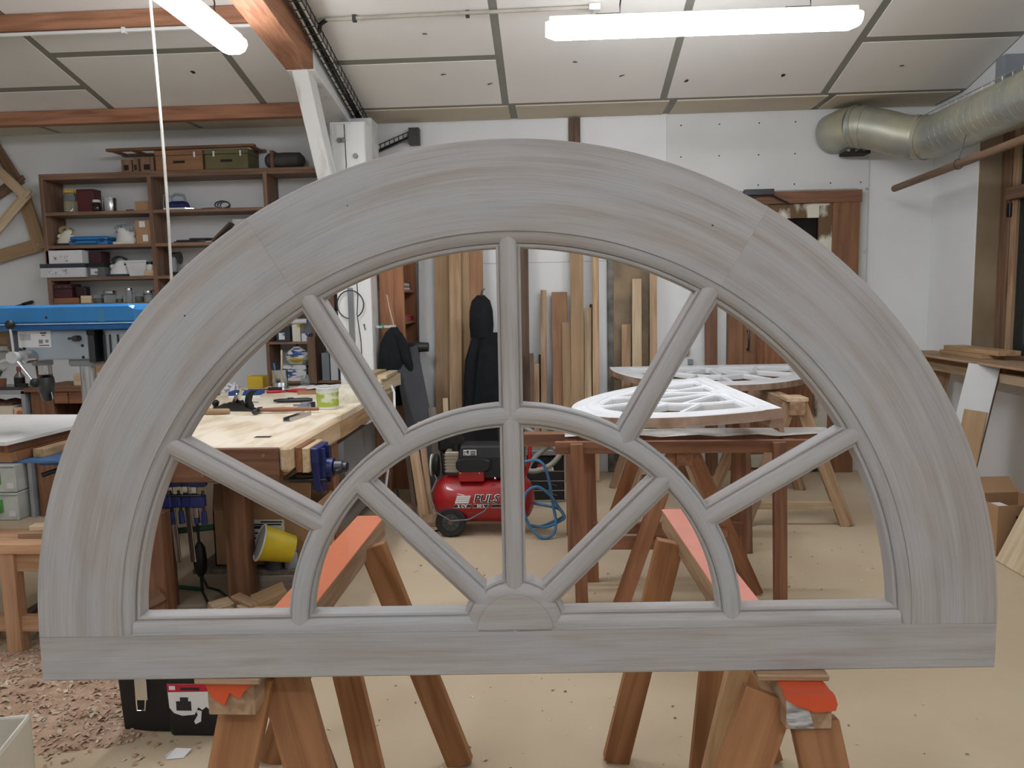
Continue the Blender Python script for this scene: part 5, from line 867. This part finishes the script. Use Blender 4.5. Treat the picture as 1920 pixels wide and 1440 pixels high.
part('sleeve', MB().tube([(-.10, -.04, 1.24), (-.15, -.05, 1.05), (-.17, -.05, .85), (-.18, -.05, .66)], [.04, .05, .045, .038], 10), CLOTH, c, smooth=True); part('sleeve', MB().tube([(.10, -.04, 1.24), (.15, -.05, 1.05), (.19, -.05, .85), (.21, -.05, .62)], [.04, .05, .045, .038], 10), CLOTH, c, smooth=True)
part('hanging_loop', MB().tube([(-.06, .0, 1.58), (-.06, .1, 1.62), (-.06, .36, 1.64)], .005, 6), BLACK, c)
tag(board('slate_sheet', (-.90, 5.60, .0), (-1.19, 6.12, 1.17), .20, .02, P('slate_panel', '#3b3d40', .7)), 'dark grey panel leaning below the black jacket', 'panel')
# long scraps leaning between bench end and compressor
for k, (x0, y0, x1, y1, z1, w_, m, lb) in enumerate(((-.93, 5.3, -1.06, 5.55, .62, .07, 'pine', 'thick pale batten leaning left of the compressor'), (-.90, 5.36, -.99, 5.6, .66, .045, 'dusty', 'thin dusty batten leaning beside the thick pale one'), (-1.0, 5.32, -1.10, 5.52, .60, .03, 'dark', 'dark strip leaning nearest to the workbench'), (-.86, 5.62, -.95, 5.9, .72, .06, 'greywood', 'grey weathered board leaning behind the battens'), (-.80, 5.75, -.86, 6.0, .78, .04, 'raw', 'pale stick leaning just left of the compressor pump'))):
    tag(board('scrap_batten', (x0, y0, .004), (x1, y1, z1), w_, .022, m), lb, 'batten', 'scrap wood leaning by the compressor')
tag(bx('scrap_board', (-.86, 5.22, .02), (.16, .2, .036), 'dusty', None, (0, 0, .2)), 'dusty square board lying on the floor left of the compressor', 'board', 'scrap wood leaning by the compressor')
tag(part('floor_cable', MB().tube([(-1.06, 5.0, .30), (-1.03, 4.98, .12), (-.97, 4.95, .02), (-.86, 4.95, .009), (-.78, 4.99, .02), (-.72, 5.06, .05)], .008, 7), BLACK, smooth=True), 'black cable trailing along the floor to the compressor', 'cable')
# ================================================================== COMPRESSOR
cp = thing('air_compressor', 'red portable air compressor with black motor cover and wheels', 'compressor', (-.485, 5.05, 0))
R90 = Matrix.Rotation(pi/2, 3, 'Y')
part('tank', MB().lathe([(.0, -.345), (.07, -.335), (.12, -.31), (.148, -.275), (.158, -.235), (.158, .235), (.148, .275), (.12, .31), (.07, .335), (0, .345)], 36, (0, 0, .225), R90), RED, cp, smooth=True)
for x in (-.235, .235): part('weld_seam', MB().tube([(x, .1585*cos(a), .225+.1585*sin(a)) for a in [2*pi*i/32 for i in range(32)]], .003, 5, True), RED, cp, smooth=True)
def wheel(x, y):
    wz = part('wheel', MB().lathe([(.055, -.022), (.09, -.024), (.10, -.014), (.10, .014), (.09, .024), (.055, .022)], 32, (x, y, .10), Matrix.Rotation(pi/2, 3, 'X')), RUBBER, cp, smooth=True)
    part('rim', MB().lathe([(.0, -.0235), (.054, -.0235), (.056, .0235), (.0, .0235)], 28, (x, y, .10), Matrix.Rotation(pi/2, 3, 'X')), P('rim_grey', '#4c4e51', .5), wz, smooth=True)
    for k in range(8): a = k*pi/4; part('spoke_web', MB().box(-.004, .004, -.003, .003, -.014, .014), DGREY, wz, (x+.038*cos(a), y-.0245, .10+.038*sin(a)), (0, -a+pi/2, 0))
    part('axle_nut', MB().cyl((x, y-.03, .10), (x, y, .10), .015, n=6), P('rust_nut', '#8f6f5c', .5, .5), wz)
wheel(-.205, -.135); wheel(-.205, .135)
bb('foot_bracket', .18, .24, -.09, .09, .0, .09, DGREY, cp); bb('axle_bracket', -.25, -.16, -.10, .10, .06, .10, DGREY, cp)
MC = P('motor_black', '#1d1f22', .5)
part('motor_cover', MB().loft([[(x0, -.10*k, z), (.20, -.10*k, z), (.20, .10*k, z), (x0, .10*k, z)] for z, k, x0 in ((.38, 1., -.14), (.52, 1., -.15), (.59, .85, -.14), (.60, .7, -.13))]), MC, cp, bevel=.012)
part('side_bulge', MB().loft([[(-.05+.115*k*math.copysign(abs(cos(a))**.6, cos(a)), y, .475+.045*k*math.copysign(abs(sin(a))**.6, sin(a))) for a in [2*pi*i/28 for i in range(28)]] for y, k in ((-.09, 1.), (-.128, 1.), (-.138, .9))]), MC, cp, smooth=True)
part('mount_box', MB().box(-.15, .02, -.13, -.08, .365, .435), RED, cp, bevel=.004)
for x in (-.135, -.01): part('bolt', MB().cyl((x, -.135, .425), (x, -.128, .425), .006, n=8), STEEL, cp)
bb('badge', -.115, -.03, -.103, -.099, .535, .572, PAPER, cp, 0)
for k in range(3): bb('badge_stripe', -.07, -.035, -.1045, -.1025, .538+.011*k, .544+.011*k, PRINT, cp, 0)
bb('badge_square', -.11, -.078, -.1045, -.1025, .539, .568, P('badge_pattern', '#26262a', .6, col2='#e5e5e5', scale=60, lo=.48, hi=.5), cp, 0)
ph = part('pump_head', MB().box(-.245, -.15, -.06, .06, .41, .55), P('cast_alu', '#bdb7a8', .4, .6), cp, bevel=.006)
for k in range(6): bb('cooling_fin', -.247, -.148, -.064, .064, .418+k*.022, .426+k*.022, P('cast_alu', '#bdb7a8', .4, .6), ph, 0)
part('intake_filter', MB().cyl((-.17, 0, .55), (-.17, 0, .60), .035, n=18).cyl((-.17, -.02, .615), (-.17, .02, .615), .05, n=20), BLACK, cp, smooth=True)
part('fan_guard', MB().lathe([(.02, -.02), (.07, -.015), (.08, 0), (.07, .015), (.02, .02)], 24, (-.31, 0, .45), R90), BLACK, cp, smooth=True); part('fan_guard_ring', MB().lathe([(.055, -.04), (.074, -.036), (.078, -.028), (.06, -.026)], 24, (-.31, 0, .45), R90), CREAM, cp, smooth=True)
part('power_cord', MB().tube([(-.33, -.03, .42), (-.30, -.08, .37), (-.34, -.13, .28), (-.30, -.18, .18), (-.2, -.19, .12), (-.08, -.19, .13), (.02, -.175, .18), (.05, -.165, .22)], .005, 6), P('cord_grey', '#6d6f71', .6), cp, smooth=True)
part('carry_handle', MB().tube([(.25, -.02, .34), (.29, -.02, .40), (.315, -.02, .48), (.32, -.02, .58), (.305, .0, .615), (.30, .06, .625), (.30, .10, .61)], .014, 10), RED, cp, smooth=True)
part('gauge', MB().cyl((.235, -.09, .475), (.235, -.115, .475), .028, n=20), STEEL, cp, smooth=True); part('gauge_face', MB().cyl((.235, -.115, .475), (.235, -.117, .475), .023, n=20), PAPER, cp); part('regulator', MB().cyl((.25, -.06, .49), (.25, .05, .49), .014, n=12).box(.21, .27, -.04, .04, .36, .45), BLACK, cp, smooth=True)
part('ball_valve', MB().lathe([(0, -.012), (.012, 0), (0, .012)], 12, (.09, -.12, .385)), CHROME, cp, smooth=True)
LW = P('letter_white', '#e6e6e6', .5, var=.02)
yf = -.1585
text('lettering', 'PULS', .072, LW, cp, (.03, yf-.0012, .258), shear=.25, bold=.0045, sx=1.05); text('lettering_black', 'PULS', .072, PRINT, cp, (.032, yf-.0022, .257), shear=.25, bold=.0012, sx=1.05)  # black printed letters over a white outline
for k in range(4): part('logo_stripe', MB().prism([(-.170-.004*k+.012, .279-.013*k), (-.080-.004*k+.012, .279-.013*k), (-.083-.004*k+.012, .269-.013*k), (-.173-.004*k+.012, .269-.013*k)], yf-.0012, yf+.004, 'y'), LW, cp)
for x0, x1, s in ((-.18, -.07, '2 CV'), (-.055, .05, '50 L'), (.065, .165, '')):
    lbp = part('spec_plate', MB().prism([(x0+.006, .222), (x1+.006, .222), (x1-.003, .199), (x0-.003, .199)], yf-.001, yf+.006, 'y'), PRINT, cp); part('plate_border', MB().tube([(x0+.006, yf-.0012, .222), (x1+.006, yf-.0012, .222), (x1-.003, yf-.0012, .199), (x0-.003, yf-.0012, .199)], .0009, 4, True), LW, lbp)
    if s: text('lettering', s, .024, LW, lbp, ((x0+x1)/2, yf-.0018, .2105), bold=.0008, sx=1.25)
# blue air hose
HB_ = P('hose_blue', '#4a7fa8', .5)
hs = [(-.2, 4.95, .49), (-.12, 4.95, .50), (-.07, 4.94, .46), (-.04, 4.93, .36), (-.02, 4.92, .22), (.0, 4.9, .10), (-.02, 4.86, .03), (-.09, 4.84, .012), (-.17, 4.87, .08), (-.21, 4.87, .20), (-.19, 4.88, .30), (-.12, 4.9, .335), (-.04, 4.91, .28), (.02, 4.92, .19), (.055, 4.92, .13), (.03, 4.93, .10), (-.06, 4.94, .055), (-.14, 4.97, .05), (-.18, 5.02, .04), (-.11, 5.06, .02), (-.02, 5.04, .06), (.05, 5.0, .11), (.02, 4.98, .165), (-.06, 4.99, .185), (-.13, 5.02, .19), (-.2, 5.05, .2)]
def smooth_pts(p, n=4):
    P_ = [Vector(q) for q in p]; o = []
    for i in range(len(P_)-1):
        a = P_[max(i-1, 0)]; b = P_[i]; c_ = P_[i+1]; d = P_[min(i+2, len(P_)-1)]
        for j in range(n):
            t_ = j/n; o.append(.5*((2*b)+(c_-a)*t_+(2*a-5*b+4*c_-d)*t_*t_+(3*b-a-3*c_+d)*t_**3))
    return o+[P_[-1]]
tag(part('air_hose', MB().tube(smooth_pts(hs), .010, 8), HB_, smooth=True), 'blue air hose coiled at the right end of the compressor', 'hose')
# tool case, vacuum and its hose behind the compressor
mk = thing('drawer_case', 'black tool case with aluminium edges and drawers behind the compressor', 'case', (-.075, 5.78, 0)); AL = P('alu_edge', '#c2c4c6', .35, .8)
bb('carcass', -.15, .15, 0, .22, 0.01, .36, BLACK, mk)
for k in range(3): bb('drawer', -.135, .135, -.008, .0, .018+k*.075, .085+k*.075, P('drawer_black', '#23252a', .5), mk); bb('drawer_edge', -.148, .148, -.010, -.002, .086+k*.075, .092+k*.075, AL, mk, 0)
for x in (-.152, .142): bb('corner_rail', x, x+.010, -.012, .0, .01, .36, AL, mk, 0)
bb('bottom_rail', -.152, .152, -.012, .0, .004, .016, AL, mk, 0); bb('lid', -.152, .152, -.01, .222, .362, .40, AL, mk); bb('lid_front', -.14, .14, -.013, -.009, .245, .345, BLACK, mk, 0)
bb('logo_field', -.06, .05, -.0145, -.0125, .252, .296, P('logo_red', '#a01a2a', .5), mk, 0); text('lettering', 'makita', .05, LW, mk, (-.005, -.0155, .262), shear=.2, bold=.001)
for k in range(2): part('drawer_ring', MB().tube([(.05, -.012, .062+k*.075), (.08, -.016, .056+k*.075), (.085, -.016, .05+k*.075)], .003, 5), STEEL, mk)
for x in (-.13, .13): part('rubber_foot', MB().cyl((x, .02, 0), (x, .02, .012), .012, n=10), BLACK, mk)
vc = thing('shop_vacuum', 'black workshop vacuum standing behind the compressor', 'vacuum', (-.66, 5.75, 0)); bb('container', -.22, .22, 0, .3, .05, .40, P('vac_grey', '#33363a', .6), vc, .02); bb('motor_head', -.23, .23, -.02, .32, .402, .63, BLACK, vc, .02); text('lettering', 'FE', .045, P('letter_green', '#5d8a4a', .5), vc, (-.165, -.0215, .57)); bb('carry_handle', -.1, .1, .1, .16, .632, .66, DGREY, vc, .01)
for x in (-.17, .17): part('caster', MB().cyl((x-.02, .06, .028), (x+.02, .06, .028), .028, n=14), RUBBER, vc, smooth=True)
HG = P('hose_grey', '#9a9a90', .6)
vh = [(-.56, 5.70, .60), (-.45, 5.62, .665), (-.33, 5.58, .66), (-.2, 5.56, .60), (-.08, 5.55, .52), (.0, 5.54, .46), (.045, 5.53, .44), (.055, 5.5, .49), (.03, 5.48, .42), (-.04, 5.47, .35), (-.14, 5.47, .31), (-.2, 5.5, .32), (-.14, 5.56, .40), (-.02, 5.6, .47), (.09, 5.6, .42), (.17, 5.58, .39), (.21, 5.58, .41), (.16, 5.62, .45), (.08, 5.66, .47)]
tag(part('vacuum_hose', MB().tube(smooth_pts(vh), .019, 10), HG, smooth=True), 'thick grey vacuum hose looping over the aluminium edged case', 'hose')
# ================================================================== RIGHT SIDE
t = thing('laminate_board', 'white laminate board with wooden edge leaning against the window ledge', 'board', (0, 0, 0)); b_ = board('core', (2.60, 5.16, .0), (2.885, 5.30, 1.05), .19, .032, 'oak', t, (.75, -.66, 0)); board('white_face', (2.585, 5.144, .0), (2.868, 5.284, 1.052), .19, .006, LP, t, (.75, -.66, 0))
tag(board('tan_offcut', (2.50, 4.90, 0), (2.665, 4.98, .79), .13, .02, 'mdf', None, (.8, -.6, 0)), 'pointed tan board leaning in front of the white laminate board', 'board')
tag(board('rough_board', (2.86, 6.30, 0), (3.10, 6.36, .99), .20, .03, 'dusty', None, (.9, -.4, 0)), 'rough brown board leaning near the corner below the ledge', 'board')
t = thing('cardboard_box', 'brown open cardboard box standing against the right wall', 'box', (2.72, 4.68, 0), radians(6)); 
for x0, x1, y0, y1 in ((-.17, .17, -.15, -.145), (-.17, .17, .145, .15), (-.17, -.165, -.145, .145), (.165, .17, -.145, .145)): bb('side', x0, x1, y0, y1, 0, .30, CARD, t, 0)
bb('bottom', -.165, .165, -.145, .145, 0, .005, CARD, t, 0); part('flap', MB().box(-.17, .17, 0, .004, 0, .12), CARD, t, (0, .15, .30), (radians(-50), 0, 0)); bb('print_line', -.06, .06, -.1515, -.1500, .22, .235, PRINT, t, 0); part('paper_inside', MB().box(-.12, -.02, -.13, .05, .22, .265), PAPER, t)
tag(board('cream_panel', (2.53, 3.86, .0), (3.06, 3.86, 1.17), 1.15, .022, 'birch', None, (0, 1, 0)), 'large cream wooden panel leaning on the right wall at the picture edge', 'panel')
# ================================================================== SHAVINGS
CH = P('wood_shaving', '#cdb199', .8, col2='#b08d74', scale=9, rand=.1)
CH2 = P('pale_chip', '#dccdb0', .8, rand=.1)
def chips(name, label, n, fn, mat, seed, s0, s1):
    r = random.Random(seed); b = MB()
    for _ in range(n):
        x, y, z = fn(r); l = r.uniform(s0, s1); w_ = l*r.uniform(.3, .7); a = r.uniform(0, 6.28); h = l*r.uniform(.05, .5); ca, sa = cos(a), sin(a)
        pts = [(-l/2, -w_/2, 0), (-l/2, w_/2, h*.2), (0, w_/2, h), (0, -w_/2, h*.8), (l/2, -w_/2, h*.1), (l/2, w_/2, h*.4)]
        b.add([(x+p[0]*ca-p[1]*sa, y+p[0]*sa+p[1]*ca, z+p[2]+.001) for p in pts], [(0, 1, 2, 3), (3, 2, 5, 4)])
    o = part(name, b, mat, fix=False); return tag(o, label, 'shavings', kind='stuff')
def hz(x, y):
    h = 0
    for cx, cy, rx, ry, hh in ((-2.30, 2.85, .55, .42, .05), (-1.85, 2.75, .5, .35, .03), (-2.7, 2.7, .5, .5, .06), (-1.75, 3.3, .6, .3, .03)):
        d = ((x-cx)/rx)**2+((y-cy)/ry)**2
        if d < 1: h = max(h, hh*(1-d)**1.5)
    return h
hm = MB(); nx, ny = 60, 44
for j in range(ny+1):
    for i in range(nx+1):
        x = -3.2+2.1*i/nx; y = 2.15+1.6*j/ny; h = hz(x, y); hm.v.append((x, y, h+(random.uniform(-.006, .008) if h > .004 else -.004)))
for j in range(ny):
    for i in range(nx): k = j*(nx+1)+i; hm.f.append((k, k+1, k+nx+2, k+nx+1)); hm.m.append(0)
tag(part('shavings_heap', hm, P('sawdust', '#bda189', .95, col2='#a3866d', scale=22, bump=.6), smooth=True), 'low heap of reddish sawdust and shavings on the floor at the left', 'sawdust', kind='stuff')
def inheap(r):
    while True:
        x = r.uniform(-3.1, -1.25); y = r.uniform(2.2, 3.65); h = hz(x, y)
        if h > .002 or r.random() < .12: return x, y, h
chips('wood_shavings', 'reddish wood shavings strewn over the floor at the left', 5200, inheap, CH, 5, .006, .026)
chips('pale_chips', 'pale wood chips mixed into the shavings at the left', 900, inheap, CH2, 6, .008, .03)
chips('floor_chips', 'scattered pale wood chips across the workshop floor', 300, lambda r: (r.uniform(-1.3, 1.9), r.uniform(2.2, 5.2), 0), CH2, 8, .003, .016)
chips('floor_splinters', 'scattered brown splinters across the workshop floor', 260, lambda r: (r.uniform(-1.6, 1.9), r.uniform(2.2, 5.2), 0), P('splinter', '#85705c', .8), 9, .003, .016)
